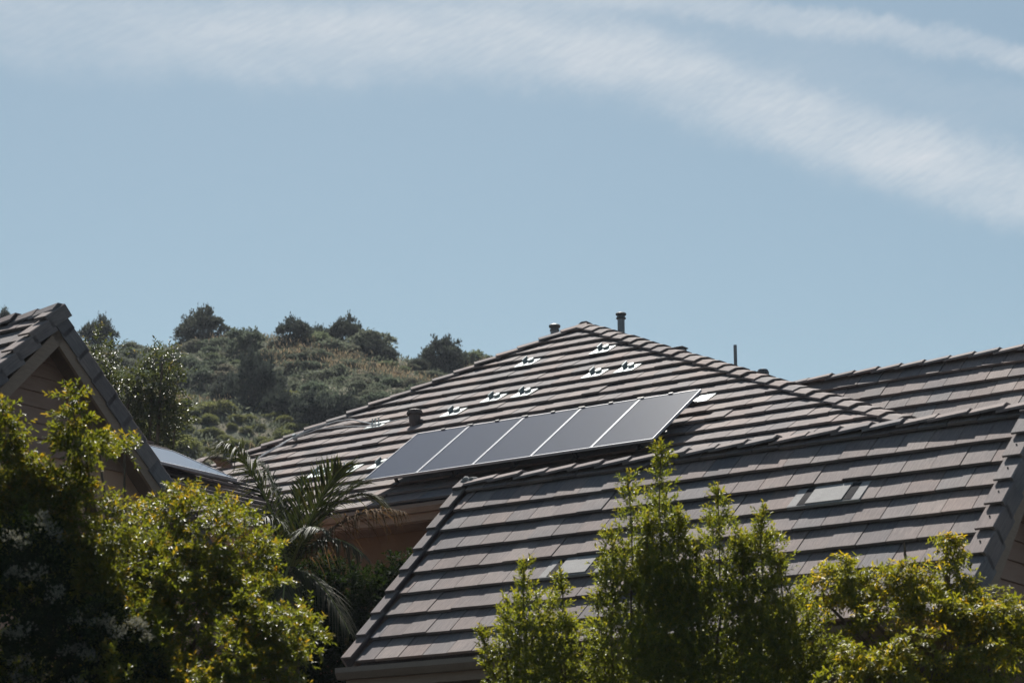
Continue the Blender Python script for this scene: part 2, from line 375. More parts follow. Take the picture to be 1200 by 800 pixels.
mb = MB(); trim_line(mb, H(10.1, bB, zB-.07), H(-.7, bB, zB-.07), (0, -math.cos(fl), -math.sin(fl)), (0, math.cos(fl), -math.sin(fl)), .385, .17, .062, .022); mb.build('ridge_tiles', M['tile'], wr)
# --- walls
def gable_wall(mb, a, b0, b1, zb, bm, zt, th):
    mb.prism([(a, b0, 0), (a, b1, 0), (a, b1, zb+ZO), (a, bm, zt+ZO), (a, b0, zb+ZO)], (th, 0, 0))
mb = MB()
mb.box((.35, .45, 0), (AW-.35, .60, ZO+.13)); mb.box((.35, 2*bR-.6, 0), (AW-.35, 2*bR-.45, ZO+.13))
gable_wall(mb, .36, .605, 2*bR-.605, .3, bR, zR-.35, .15); gable_wall(mb, AW-.51, .605, 2*bR-.605, .3, bR, zR-.35, .15)
mb.box((1.2, 2*bR-.44, 0), (AW-1., EB+.6, ZO-.2))
mb.box(H(aL+.6, EB+.62, 0)*np.array([1, 1, 0]), H(aR_-.6, RB+4.9, EZ-.345)); mb.box((aR_-.59, bBe+.5, 0), (9.6, 2*bB-bBe-.5, ZO+zBe+.25))
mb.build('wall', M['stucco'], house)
mb = MB()                                   # lap siding in the right gable of the wing
for k in range(9):
    z0 = .12+k*.22
    if z0 > zR-.5: break
    b0 = .52+max(0, z0)*.9; 
    mb.prism([(AW-.348, b0, ZO+z0), (AW-.318, b0, ZO+z0), (AW-.345, b0, ZO+z0+.215)], (0, 2*(bR-b0), 0))
mb.build('siding', M['siding'], house)
mb = MB(); mb.box((.10, .07, ZO-.30), (AW-.10, .44, ZO-.26)); mb.build('soffit', M['soffit'], house)

# ------------------------------------------------------------------ vents of the main roof
def world_child(P): return to_local(P)
def vent(name_px, prof_fn, zdist, mat, name):
    px, py = name_px; q = to_local(at(px, py, zdist)); m = MB(); prof_fn(m, q); return m.build(name, mat, house, smooth=False)
ZA = 39.0
q = to_local(at(728, 392, 38.9)); m = MB(); m.tube([q-Zv*1.0, q+Zv*.29], .062, 16); vp = m.build('vent_pipe', M['vent_pipe'], house)
m = MB(); m.lathe(q+Zv*.27, [(.07, 0), (.085, .01), (.085, .03), (.068, .035), (.068, .07), (.09, .075), (.095, .10), (.08, .115), (.01, .13)], 18); m.build('vent_cap', M['vent_cap'], vp)
m = MB(); m.lathe(q-Zv*.06, [(.13, -.12), (.085, -.01), (.066, .03)], 18); m.build('pipe_flashing', M['vent_cap'], vp)
q = to_local(at(650, 391, 40.2)); m = MB(); m.tube([q-Zv*1.0, q+Zv*.07], .075, 16); vp = m.build('vent_pipe', M['vent_pipe'], house)
m = MB(); m.lathe(q+Zv*.05, [(.085, 0), (.085, .03), (.07, .035), (.07, .06), (.10, .065), (.105, .10), (.08, .12), (.01, .125)], 18); m.build('vent_cap', M['vent_cap'], vp)
q = to_local(at(862, 426, 37.2)); m = MB(); m.tube([q-Zv*1.0, q+Zv*.315], .028, 12); m.build('vent_pipe', M['vent_pipe'], house)
q = to_local(at(798, 411, 38.3)); m = MB(); m.box(q-np.array([.07, .08, .6]), q+np.array([.07, .08, .035])); m.box(q+np.array([-.09, -.10, .038]), q+np.array([.09, .10, .06])); m.build('box_vent', M['vent_cap'], house, bevel=.01)
q = to_local(at(894, 436, 36.9)); m = MB(); m.lathe(q, [(.10, -.4), (.10, 0), (.08, .04), (.01, .06)], 14); m.build('roof_vent', M['vent_cap'], house)
# brown bucket vent on the front slope
q = hit(486, 494, H(0, EB, EZ), nH); m = MB(); m.lathe(q, [(.06, -.10), (.095, .0), (.10, .14), (.115, .145), (.12, .19), (.10, .20), (.095, .185), (.01, .18)], 18)
v = m.build('roof_vent', M['vent_brown'], house, smooth=False)
m = MB(); m.lathe(q+np.array([0, .0, .12]), [(.135, 0), (.135, .04), (.122, .045), (.122, 0)], 18); m.build('vent_collar', M['vent_brown'], v)

# ------------------------------------------------------------------ solar panels of the main roof
def solar_panel(corner, ax, up, w, L, label, group, th=.04, glass='cells'):
    """corner is local to the house axes: front lower left corner of the glass side"""
    n = nz(np.cross(ax, up)); base = to_world(*corner)
    rt = empty('solar_panel', base, -YAW, label, 'solar panel', group)
    f = MB(); fw = .012; o0 = np.zeros(3)
    f.obox(o0-n*th, ax*w, up*fw, n*th); f.obox(o0+up*(L-fw)-n*th, ax*w, up*fw, n*th)
    f.obox(o0+up*fw-n*th, ax*fw, up*(L-2*fw), n*th); f.obox(o0+ax*(w-fw)+up*fw-n*th, ax*fw, up*(L-2*fw), n*th)
    f.build('frame', M['alu'], rt)
    g = MB(); g0 = ax*fw+up*fw-n*.006
    g.add([g0, g0+ax*(w-2*fw), g0+ax*(w-2*fw)+up*(L-2*fw), g0+up*(L-2*fw), g0-n*.006, g0-n*.006+ax*(w-2*fw), g0-n*.006+ax*(w-2*fw)+up*(L-2*fw), g0-n*.006+up*(L-2*fw)],
          [(0, 1, 2, 3), (7, 6, 5, 4), (0, 4, 5, 1), (1, 5, 6, 2), (2, 6, 7, 3), (3, 7, 4, 0)], uv=[(0, 0), (1, 0), (1, 1), (0, 1)]*2)
    g.build('glass', M[glass], rt)
    bs = MB(); bs.obox(g0+ax*.01+up*.01-n*.018, ax*(w-.05), up*(L-.05), n*.006); bs.build('backsheet', M['black_metal'], rt)
    jb = MB(); jb.obox(ax*(w*.42)+up*(L*.85)-n*.045, ax*.16, up*.09, n*.025); jb.build('junction_box', M['black_metal'], rt)
    return rt
PPn = R(35.73); uP = np.array([0, math.cos(PPn), math.sin(PPn)]); nP = np.array([0, -math.sin(PPn), math.cos(PPn)])
pc = H(-5.83, 7.118, 3.786); PWd, PL = 1.05, 1.658
names = ['leftmost of the row of five dark solar panels on the hipped roof', 'second dark solar panel from the left in the row of five',
         'middle dark solar panel of the row of five on the hipped roof', 'fourth dark solar panel from the left, next to the right end panel',
         'right end solar panel of the row of five, casting a shadow on tiles']
for i in range(5):
    solar_panel(pc+X*(PWd*i+.006), X, uP, PWd-.012, PL, names[i], 'row of solar panels on the hipped roof')
rack = empty('panel_rack', to_world(*(pc+uP*.3-nP*.27)), -YAW, 'black rails and feet carrying the row of five solar panels', 'mounting rack')
rp = pc+uP*.3-nP*.27
for t in (.3, 1.3):
    m = MB(); m.obox(pc+uP*t-nP*.083-X*.05-rp, X*(5*PWd+.1), uP*.04, nP*.038); m.build('rail', M['black_metal'], rack)
    for k in range(5):
        m = MB(); m.obox(pc+uP*(t+.005)-nP*.24+X*(.35+k*1.1)-rp, X*.05, uP*.03, nP*.155); m.obox(pc+uP*(t-.06)-nP*.25+X*(.33+k*1.1)-rp, X*.09, uP*.12, nP*.01); m.build('foot', M['black_metal'], rack)
for k in range(11):
    w_ = .035 if k % 2 else .055
    if k in (0, 10): continue
    m = MB(); m.obox(pc+X*(PWd*k/2-w_)+uP*(PL-.01)-nP*.02-rp, X*w_*2, uP*.035, nP*.032); m.build('clamp', M['black_metal'], rack)

# ------------------------------------------------------------------ mounting flashings left on the tiles
def flashing(px, py, label, style=0, w=.33):
    q = hit(px, py, H(0, EB, EZ), nH); t = (q[1]-EB)/math.cos(PH); row = math.floor(t/TE)
    a = q[0]; p = H(a, EB, EZ)+uH*(row*TE); base = p
    rt = empty('mount_flashing', to_world(*base), -YAW, label, 'roof bracket', 'metal mounting flashings on the hipped roof')
    pl = MB(); e = TE
    pl.prism([X*(-w/2)+nH*.012, X*(w/2)+nH*.012, X*(w/2)+uH*e*.98-nH*.030, X*(-w/2)+uH*e*.98-nH*.030], nH*.004)
    pl.obox(X*(-w/2)-uH*.006+nH*.0, X*w, uH*.006, nH*.014)
    pl.build('plate', M['flash'], rt)
    if style == 2: return rt
    ft = MB()
    if style == 0:
        ft.obox(X*-.06+uH*.12-nH*.01, X*.012, uH*.17, nH*.085); ft.obox(X*-.06+uH*.12-nH*.01, X*.10, uH*.17, nH*.012)
        ft.build('foot', M['bracket'], rt)
        bl = MB(); bl.tube([X*.06+uH*.20-nH*.02, X*.06+uH*.20+nH*.045], .055, 12); bl.build('bolt', M['flash'], rt)
    else:
        for k in (-.09, -.03, .05): ft.obox(X*k+uH*.12, X*.014, uH*.02, Zv*.13)
        ft.obox(X*-.1+uH*.11, X*.2, uH*.05, nH*.03); ft.build('foot', M['flash'], rt)
    return rt
for px, py, st, lb in ((702, 413, 0, 'pale metal mounting flashing highest on the hipped roof, just below its peak'),
        (614, 428, 0, 'pale metal mounting flashing up near the left hip line, alone in its course'),
        (693, 441, 0, 'lower left of the two pale metal flashings side by side below the peak'),
        (732, 434, 0, 'pale metal flashing nearest to the right hip tiles of the roof'),
        (585, 460, 0, 'left one of the two flashings side by side above the middle solar panels'),
        (621, 454, 0, 'right one of the two flashings side by side above the middle solar panels'),
        (526, 487, 0, 'pale metal flashing right of the brown roof vent, above the leftmost solar panel'),
        (442, 497, 1, 'metal flashing with upright studs left of the brown roof vent'),
        (414, 545, 1, 'metal flashing with upright studs left of the solar panels, above the palm frond'),
        (376, 552, 0, 'lowest and leftmost pale metal flashing, just above the palm frond'),
        (449, 541, 0, 'metal flashing touching the left edge of the leftmost solar panel'),
        (825, 465, 2, 'bright bare metal plate beside the right end solar panel')):
    flashing(px, py, lb, st, .36 if st < 2 else .27)
# slack cables beside the left hip
hp = lambda x, y, h=.02: hit(x, y, H(0, EB, EZ)+nH*h, nH)
cb = MB()
def wire(pts, r):
    P = [hp(x, y, h) for x, y, h in pts]; out = []
    for i in range(len(P)-1):
        for k in range(4): out.append(P[i]+(P[i+1]-P[i])*k/4+nH*.012*math.sin(k*PI/4)*random.uniform(-.5, 1))
    out.append(P[-1]); return out
c0 = to_world(*hp(345, 510))
cbl = empty('cable_run', c0, -YAW, 'grey slack cables lying over the tiles beside the left hip', 'cable'); cl = to_local(c0)
for pts, r in (([(302, 537, .04), (330, 520, .06), (352, 508, .05), (380, 497, .05), (410, 491, .04), (438, 497, .03)], .012), ([(296, 541, .05), (325, 524, .09), (345, 512, .09), (372, 503, .06), (400, 500, .05), (436, 499, .03), (470, 491, .03), (482, 489, .03)], .009), ([(306, 533, .05), (340, 515, .07), (365, 506, .05), (395, 493, .05)], .008)):
    m = MB(); m.tube([p-cl for p in wire(pts, r)], r, 6); m.build('cable', M['cable'], cbl)
m = MB(); q = hp(344, 516)-cl; m.obox(q, X*.06, uH*.05, nH*.10); m.build('cable_clip', M['bracket'], cbl)

# ================================================================== house at the left (gable end and lower roof)
La = np.array([-5.148, .201, 4.928]); LO = np.array([-8.5, 1.0, 0])
lw = to_world(*LO); house2 = empty('tile_roofed_house', lw, -YAW, 'house with a steep brown gable end rising behind the leafy tree at the left edge', 'house')
L = lambda a, b, z: np.array([a, b, z+ZO])-LO
TF, TBk = 1.05, .90; PF, PBk = math.atan(TF), math.atan(TBk)
uF = np.array([0, math.cos(PF), math.sin(PF)]); nF = np.array([0, -math.sin(PF), math.cos(PF)])
uK = np.array([0, -math.cos(PBk), math.sin(PBk)]); nK = np.array([0, math.sin(PBk), math.cos(PBk)])
dF, dK = 3.2, 2.75                          # vertical drop of the two slopes
fe = La-np.array([0, dF/TF, dF]); ke = La+np.array([0, dK/TBk, -dK]); lF, lK = dF/math.sin(PF), dK/math.sin(PBk)
mb = MB(); tile_plane(mb, L(fe[0]-7, fe[1], fe[2]-.05), X, uF, [(0, 0), (6.86, 0), (6.86, lF-.03), (0, lF-.03)])
lr = mb.build('gable_roof', M['tile'], house2)
mb = MB(); tile_plane(mb, L(ke[0]-7, ke[1], ke[2]-.05), X, uK, [(0, 0), (6.86, 0), (6.86, lK-.03), (0, lK-.03)]); mb.build('rear_slope', M['tile'], lr)
mb = MB(); trim_line(mb, L(La[0], La[1], La[2]-.06), L(La[0]-7, La[1], La[2]-.06), -uF, -uK, .385, .20, .045, .04); mb.build('ridge_tiles', M['tile'], lr)
mb = MB(); rake_line(mb, L(La[0]+.03, fe[1], fe[2])-nF*.075, uF, nF, X, lF-.02, .22, .19, first=(lF % TE)-TE, lift=.07, base=.045); rake_line(mb, L(La[0], ke[1], ke[2])-nK*.075, uK, nK, X, lK-.02, .19, .24, first=(lK % TE)-TE, lift=.025, base=.03)
mb.build('rake_tiles', M['tile'], lr)
mb = MB(); bw = .17
for u_, n_, e_, ln in ((uF, nF, fe, lF), (uK, nK, ke, lK)):
    mb = MB(); mb.obox(L(La[0]-.075, e_[1], e_[2])-n_*(.23+bw), X*.05, u_*(ln-.02), n_*bw); mb.build('bargeboard', M['fascia'], lr)
mb = MB()
for u_, n_, e_, ln in ((uF, nF, fe, lF), (uK, nK, ke, lK)):
    mb.obox(L(La[0]-.40, e_[1], e_[2])-n_*.30, X*.32, u_*(ln-.03), n_*.03)
mb.build('soffit', M['soffit'], lr)
wa = La[0]-.42
mb = MB(); zt = La[2]-.36
def ztop(b): return min(La[2]-.36-(La[1]-b)*TF, La[2]-.36-(b-La[1])*TBk) 
bl, br = La[1]-2.75, La[1]+2.6
mb.prism([L(wa, bl, -ZO), L(wa, br, -ZO), L(wa, br, ztop(br)), L(wa, La[1], zt), L(wa, bl, ztop(bl))], (-6.3, 0, 0))
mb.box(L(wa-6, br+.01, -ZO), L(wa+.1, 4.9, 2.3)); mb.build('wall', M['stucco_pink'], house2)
mb = MB(); zs = 3.02
for k in range(9):
    z0 = zs+k*.2; z1 = z0+.196
    if z0 > zt-.1: break
    x0 = La[1]-(zt-z0)/TF+.0; x1 = La[1]+(zt-z0)/TBk
    mb.prism([L(wa+.004, x0, z0), L(wa+.032, x0, z0), L(wa+.008, x0, z1), L(wa+.004, x0, z1)], (0, x1-x0, 0))
mb.build('siding', M['siding'], house2)
# lower roof with a bright panel
TN = .44; PN = math.atan(TN); uN = np.array([-math.cos(PN), 0, math.sin(PN)]); nN = np.array([math.sin(PN), 0, math.cos(PN)])
N0 = to_local(at(350, 602, 32.0))
def onN(px, py, h=0): return hit(px, py, N0+nN*h, nN)
def stN(q): d = q-N0; return (d@Yv, d@uN)
pn = [stN(onN(*k)) for k in ((180, 517), (230, 540), (327, 580), (350, 602))]
t_top, t_bot = max(pn[0][1]+.3, 3), -.45
poly = [(2.6-N0[1], t_bot), (pn[3][0]-.15, t_bot), (pn[3][0], 0), (pn[2][0], pn[2][1]), (pn[1][0], pn[1][1]), (pn[1][0], t_top), (2.6-N0[1], t_top)]
mb = MB(); tile_plane(mb, N0-LO, Yv, uN, poly); sr = mb.build('side_roof', M['tile'], house2)
mb = MB(); rake_line(mb, N0-LO+Yv*(pn[1][0]+.12)+uN*pn[1][1]-nN*.06, uN, nN, Yv, t_top-pn[1][1], .16, .16)
q0, q1 = N0-LO+uN*pn[3][1]+Yv*pn[3][0], N0-LO+Yv*pn[1][0]+uN*pn[1][1]; d_ = nz(q1-q0)
trim_line(mb, q0-nN*.05, q1-nN*.05, nz(-nz(np.cross(nN, d_))*np.sign(nz(np.cross(nN, d_))@Yv)), nz(nz(np.cross(nN, d_))*np.sign(nz(np.cross(nN, d_))@Yv)-Zv*.5), .40, .14)
mb.build('rake_tiles', M['tile'], sr)
# open barrel end of a hip tile run
q = onN(250, 546, .02)-LO
mb = MB()
for i, (sc_, off) in enumerate(((1., 0.), )):
    ax_ = nz(np.array([.55, -.25, -.12])); sd = nz(np.cross(ax_, Zv)); up_ = np.cross(sd, ax_)
    v = []; ns = 9
    for (al, rr) in ((-.30, .17), (.16, .21)):
        for ro in (rr, rr-.03):
            v += [q+ax_*al+sd*ro*math.cos(x)*1.25+up_*ro*math.sin(x)*.75 for x in np.linspace(0, PI, ns)]
    f = []
    for j in range(ns-1): f += [(j, j+1, 2*ns+j+1, 2*ns+j), (ns+j, 3*ns+j, 3*ns+j+1, ns+j+1), (j, ns+j, ns+j+1, j+1), (2*ns+j, 2*ns+j+1, 3*ns+j+1, 3*ns+j)]
    f += [(0, 2*ns, 3*ns, ns), (ns-1, 2*ns-1, 4*ns-1, 3*ns-1)]
    mb.add(v, f)
mb.build('ridge_end_tile', M['tile'], sr)
# the panel on it
cB = onN(279, 561, .17); 
uNl = uN
pb = cB-Yv*1.70
rt = solar_panel(pb, Yv, uN, 1.69, 1.04*1.35, 'bright sky-reflecting solar panel on the low roof beside the gable', None, glass='cells_clean')
solar_panel(pb-Yv*1.71, Yv, uN, 1.69, 1.04*1.35, 'solar panel mostly hidden behind the left gable verge', None, glass='cells_clean')
# ================================================================== terrain
def crest_height(x):
    px = np.array([-900, -300, 0, 130, 240, 340, 420, 500, 560, 700, 900, 1200, 1800.])
    py = np.array([430, 395, 395, 401, 402, 406, 411, 421, 433, 455, 480, 530, 600.])
    D = 150.; Zc = D*math.cos(PITCH)+38*math.sin(PITCH)
    el = np.tan(PITCH+np.arctan((400-py)/FPX)); return np.interp(x, (px-600)/FPX*Zc, CAMZ+D*el)
def smooth(t): t = np.clip(t, 0, 1); return t*t*(3-2*t)
def terrain(x, y):
    x = np.asarray(x, float); y = np.asarray(y, float)
    base = GZ*smooth((y-9)/8)
    hc = crest_height(x*150/np.maximum(y, 120))-1
    t = np.clip((y-52)/98, 0, 1); up = hc*(.82*t+.18*smooth(t))
    beyond = np.maximum(y-150, 0); up = np.maximum(up-beyond*.12-beyond**2*.0004, -6*smooth(beyond/200))
    wob = .5*np.sin(x*.31+y*.13)+.4*np.sin(x*.17-y*.29+1)+.25*np.sin(x*.7+y*.53)
    return base+up+wob*smooth((y-58)/25)*np.clip(1.1-beyond/40, 0, 1)
gx = np.concatenate([[-3000, -1500, -700, -350, -200, -130], np.arange(-100, 101, 2.), [130, 200, 350, 700, 1500, 3000]])
gy = np.concatenate([[-3000, -1000, -300, -100, -40, -15, 0, 5], np.arange(8, 200, 2.), [220, 260, 320, 450, 700, 1200, 3000]])
XX, YY = np.meshgrid(gx, gy); ZZ = terrain(XX, YY)
V = np.stack([XX.ravel(), YY.ravel(), ZZ.ravel()], 1); nx = len(gx)
I = (np.arange(len(gy)-1)[:, None]*nx+np.arange(nx-1)[None]).ravel()
def ground_material():
    t = NT('hill_ground'); p = t.tc('Object')
    a = t.noise(p, .11, 5, .6); b = t.noise(p, .9, 5, .65); c_ = t.noise(p, 9, 4, .7)
    c = t.mix(t.ramp(a, [(.38, 0.), (.6, 1.)]), (.085, .088, .058), (.20, .165, .11))
    c = t.mix(t.ramp(b, [(.42, 0.), (.62, 1.)]), c, (.08, .088, .058)); yy = t.n('ShaderNodeSeparateXYZ', {0: p}).outputs[1]; c = t.mix(t.ramp(t.math('DIVIDE', yy, 100.), [(.34, 1.), (.52, 0.)]), c, (.05, .05, .046))
    c = t.mix(.6, c, t.ramp(c_, [(.25, .5), (.75, 1.5)]), 'MULTIPLY')
    return t.done(t.pbr(color=c, rough=.95, spec=.1, normal=t.bump(c_, .8, .15)))
g = npmesh('ground', V, np.stack([I, I+1, I+nx+1, I+nx], 1), ground_material()); g['kind'] = 'structure'
g.data.polygons.foreach_set('use_smooth', [True]*len(g.data.polygons))

# ================================================================== foliage generators
def unit(a): return a/np.maximum(np.linalg.norm(a, axis=-1, keepdims=True), 1e-9)
def rnd_dirs(n): return unit(rng.normal(size=(n, 3)))
def leaf_arrays(base, axis, up, Ln, Wd, fold=.22, curl=.18):
    axis = unit(axis); side = unit(np.cross(axis, up)); nr = np.cross(side, axis)
    Ln = Ln[:, None]; Wd = Wd[:, None]
    b = base; tip = base+axis*Ln-nr*curl*Ln
    q = lambda t, s, w: base+axis*Ln*t+side*Wd*s*w+nr*fold*Wd*abs(s)-nr*curl*Ln*t*t*.6
    V = np.stack([b, q(.32, .5, 1.), q(.70, .5, .8), tip, q(.70, -.5, .8), q(.32, -.5, 1.)], 1)
    n = len(base); k = np.arange(n)[:, None]*6
    F = np.stack([k+np.array([[0, 1, 2, 3]]), k+np.array([[0, 3, 4, 5]])], 1).reshape(-1, 4)
    return V.reshape(-1, 3), F
def twig_leaves(P, D, ln, nleaf, leaf, wid, spread=.9, droop=.15, young=None, jit=.3, tmin=.12):
    """alternate leaves along M little twigs"""
    Mn = len(P); D = unit(D); t = (np.linspace(tmin, 1, nleaf)[None]+rng.uniform(-.04, .04, (Mn, nleaf)))
    a0 = unit(np.cross(D, rnd_dirs(Mn))); a1 = np.cross(D, a0)
    ph = np.arange(nleaf)[None]*2.4+rng.uniform(0, 6.28, (Mn, 1))+rng.normal(0, .3, (Mn, nleaf))
    rad = a0[:, None]*np.cos(ph)[..., None]+a1[:, None]*np.sin(ph)[..., None]
    pos = P[:, None]+D[:, None]*(ln[:, None]*t)[..., None]+np.array([0, 0, -1.])*(droop*ln[:, None]*t*t)[..., None]
    sp = spread*(1.15-.55*t)[..., None]
    ax = D[:, None]*(1.1-.4*spread)+rad*sp+rng.normal(0, jit, (Mn, nleaf, 3))*.5+np.array([0, 0, -.25*droop/.15])*.3
    up = D[:, None]*.6+np.array([0, 0, .8])+rng.normal(0, jit, (Mn, nleaf, 3))
    sz = rng.uniform(.65, 1.15, (Mn, nleaf))*(1-.25*np.abs(t-.6))
    tint = np.clip(rng.normal(.5, .2, (Mn, nleaf))+rng.normal(0, .14, (Mn, 1)), 0, 1)
    yo = np.zeros((Mn, nleaf)) if young is None else np.clip((t-.5)*2.2, 0, 1)*young[:, None]*rng.uniform(.6, 1.1, (Mn, nleaf))
    V, F = leaf_arrays(pos.reshape(-1, 3), ax.reshape(-1, 3), up.reshape(-1, 3), (leaf*sz).ravel(), (wid*sz).ravel())
    return V, F, np.repeat(tint.ravel(), 2), np.repeat(np.clip(yo, 0, 1).ravel(), 2)
def join(parts):
    V = []; F = []; T = []; Yg = []; n = 0
    for v, f, t, y in parts: V.append(v); F.append(f+n); T.append(t); Yg.append(y); n += len(v)
    return np.concatenate(V), np.concatenate(F), np.concatenate(T), np.concatenate(Yg)
def leaf_object(name, parts, mat, parent, origin):
    V, F, T, Yg = join(parts)
    return npmesh(name, V-np.asarray(origin), F, mat, parent, {'tint': ('FACE', T), 'young': ('FACE', Yg)})
def lobe_twigs(c, r, n, inner=.45, upb=.45):
    """n twig roots in an ellipsoidal lobe, mostly near its surface"""
    d = rnd_dirs(n); rho = rng.uniform(inner, .97, n)**.7
    c, r = np.asarray(c), np.asarray(r)
    P = c+d*r*rho[:, None]
    D = unit(d*np.array([1, 1, .8])+np.array([0, 0, upb])+rng.normal(0, .35, (n, 3)))
    return P, D, rho
def lumpy(P, c, f, k):                      # keep roots where a coherent field is high: gaps and clumps
    q = (P-c)*f
    s = np.sin(q[:, 0]*1.9+1.3*np.sin(q[:, 1]*1.7+k))+np.sin(q[:, 1]*2.3+k+1.1*np.sin(q[:, 2]*2.1))+np.sin(q[:, 2]*2.0+q[:, 0]*.9+2*k)
    return s

# ------------------------------------------------------------------ leafy tree at the left
M['leaf_left'] = leaf_material('glossy_leaf', (.050, .066, .015), (.088, .104, .021), (.130, .140, .027), ((.25, .18, .024), (.34, .18, .04)), (1.9, 1.78, .5), .40, .4, .55)
ZL = 19.5
tb = at(150, 900, ZL); tb[2] = terrain(tb[0], tb[1])
tree = empty('leafy_tree', tb, 0, 'glossy-leaved tree with orange young shoots filling the lower left corner', 'tree')
S = ZL/FPX                                   # metres per pixel at that depth
lob = [(4, 484, 8, 12, 0), (10, 510, 14, 14, 0), (2, 560, 40, 34, 0), (84, 470, 8, 10, 0), (86, 496, 18, 14, 0), (98, 522, 26, 16, .1), (146, 528, 16, 6, .15), (40, 590, 42, 26, 0), (70, 566, 30, 18, 0), (116, 526, 14, 10, .1), (100, 612, 50, 34, -.1),
       (150, 628, 30, 20, 0), (190, 604, 32, 16, 0), (235, 594, 28, 10, .1), (212, 578, 12, 6, .2), (272, 612, 24, 16, .15), (190, 650, 40, 22, 0), (236, 640, 40, 20, 0), (285, 650, 32, 22, .2), (312, 645, 10, 20, .2), (60, 680, 75, 60, -.2), (120, 690, 40, 24, -.1), (165, 690, 40, 22, 0), (210, 682, 40, 22, 0), (258, 690, 36, 22, .1), (292, 690, 24, 20, .1),
       (140, 735, 45, 26, -.1), (190, 728, 42, 24, .1), (240, 728, 42, 24, .1), (290, 734, 36, 22, .2), (330, 726, 22, 12, .25), (362, 726, 10, 12, .25), (350, 752, 24, 18, .2), (310, 770, 40, 22, .1), (255, 772, 42, 22, .1), (200, 772, 42, 24, 0), (145, 778, 42, 24, 0), (300, 806, 48, 20, .1), (230, 808, 50, 22, .1), (160, 815, 50, 22, 0), (60, 790, 85, 60, -.2), (322, 680, 8, 14, .2), (0, 600, 40, 40, 0), (95, 640, 40, 26, 0)]
parts = []; lims = []
def zfront(px, py): return ZL+1.0-np.maximum(0, py-500)*ZL/FPX*1.15+.22*np.sin(px*.045+py*.031)+.16*np.sin(px*.083-py*.067+2)
for i, (px, py, rx, ry, dz) in enumerate(lob):
    if px <= 115:
        zz_ = ZL-.9; c = at(px, py, zz_); S = zz_/FPX; r = np.array([rx*S, (rx+ry)*.5*S*.8, ry*S]); n = int(18+1500*r[0]*r[2]/.25*.9)
        P, D, rho = lobe_twigs(c, r, n, .3, .35); k = lumpy(P, tb, 3.2, 0.)+rng.normal(0, .5, n) > -1.; P, D = P[k], D[k]
    else:
        n = int(8+rx*ry*PI*.075); a = rng.uniform(0, 2*PI, n); rr = rng.random(n)**.5*1.12; xs, ys = px+rx*rr*np.cos(a), py+ry*rr*np.sin(a)
        zf = zfront(xs, ys)+rng.normal(0, .17, n)+(rng.random(n) < .25)*.35
        P = np.array([at(x, y, z) for x, y, z in zip(xs, ys, zf)])
        k = lumpy(P, tb, 3.4, 1.)+.6*lumpy(P, tb, 9., 3.)+rng.normal(0, .5, n) > -1.35; P = P[k]
        D = unit(rng.normal(0, .55, (len(P), 3))+np.array([0, -.35, .6])); c = at(px, py, float(zfront(px, py))+.1)
    yg = (rng.random(len(P)) < (.62 if py < 640 else .42))*np.clip(D[:, 2]*.8+.25, .05, 1)*rng.uniform(.25, 1, len(P))
    parts.append(twig_leaves(P, D, rng.uniform(.09, .21, len(P)), 12, .052, .0205, .85, .25, yg)); lims.append(c)
leaf_object('crown', parts, M['leaf_left'], tree, tb)
mb = MB(); top = at(150, 690, ZL)
mb.tube([(0, 0, 0), (top-tb)*np.array([.4, .4, .5]), (top-tb)*.98], [.13, .10, .07], 9)
for c in lims:
    j = (top-tb)*random.uniform(.55, .95); e = c-tb
    mb.tube([j, j+(e-j)*.5+np.array([0, 0, -.06]), e], [.04, .022, .008], 6)
mb.build('trunk', M['bark'], tree)
# orange-tipped long shoots that break the outline
# ------------------------------------------------------------------ white flowering shrub in the shade, lower left
M['leaf_shade'] = leaf_material('shade_toned_leaf', (.010, .018, .008), (.016, .026, .010), (.024, .033, .013), ((.05, .06, .02), (.06, .07, .02)), (1.6, 1.8, .6), .8, .05, .25)  # leaf colour darkened to carry the deep shade these shrubs stand in
M['flower'] = leaf_material('cream_flower', (.17, .17, .135), (.22, .215, .17), (.28, .27, .21), ((.4, .4, .3), (.5, .5, .4)), (1., 1., .9), .8, .2, .35)
ZF = 18.0; fb = at(60, 900, ZF); fb[2] = terrain(fb[0], fb[1]); SF = ZF/FPX
shrub = empty('flowering_shrub', fb, 0, 'dark shaded shrub with cream flower heads in the bottom left corner', 'shrub')
parts = []
for i, (px, py, rx, ry) in enumerate([(20, 690, 55, 45), (90, 745, 55, 40), (30, 790, 70, 45), (140, 790, 45, 36), (30, 645, 36, 28)]):
    c = at(px, py, ZF); r = np.array([rx, rx, ry])*SF
    P, D, _ = lobe_twigs(c, r, int(1250*r[0]*r[2]/.25*.55), .3)
    parts.append(twig_leaves(P, D, rng.uniform(.1, .2, len(P)), 9, .06, .026, .9, .15))
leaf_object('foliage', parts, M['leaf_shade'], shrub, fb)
parts = []
for px, py, rr in ((60, 620, 12), (20, 630, 14), (40, 675, 14), (62, 695, 13), (20, 668, 10), (98, 728, 14), (110, 732, 9), (140, 742, 13), (128, 722, 9), (160, 730, 10), (82, 760, 10), (108, 766, 9), (95, 755, 7), (20, 750, 13), (30, 775, 15), (15, 790, 12), (5, 745, 9), (165, 742, 9), (80, 795, 10), (40, 795, 8), (48, 612, 9)):
    c = at(px, py, ZF-.34+rng.uniform(-.1, .1)); n = 30
    for k in range(2):
        cc = c+rng.normal(0, .03, 3); P = cc+rnd_dirs(n)*np.array([rr, rr, rr*.7])*SF*rng.uniform(.3, 1, (n, 1))
        D = unit(P-cc+np.array([0, 0, .05])); parts.append(twig_leaves(P, D, np.full(n, .02), 5, .014, .012, 1., 0, jit=.8))
leaf_object('flowers', parts, M['flower'], shrub, fb)

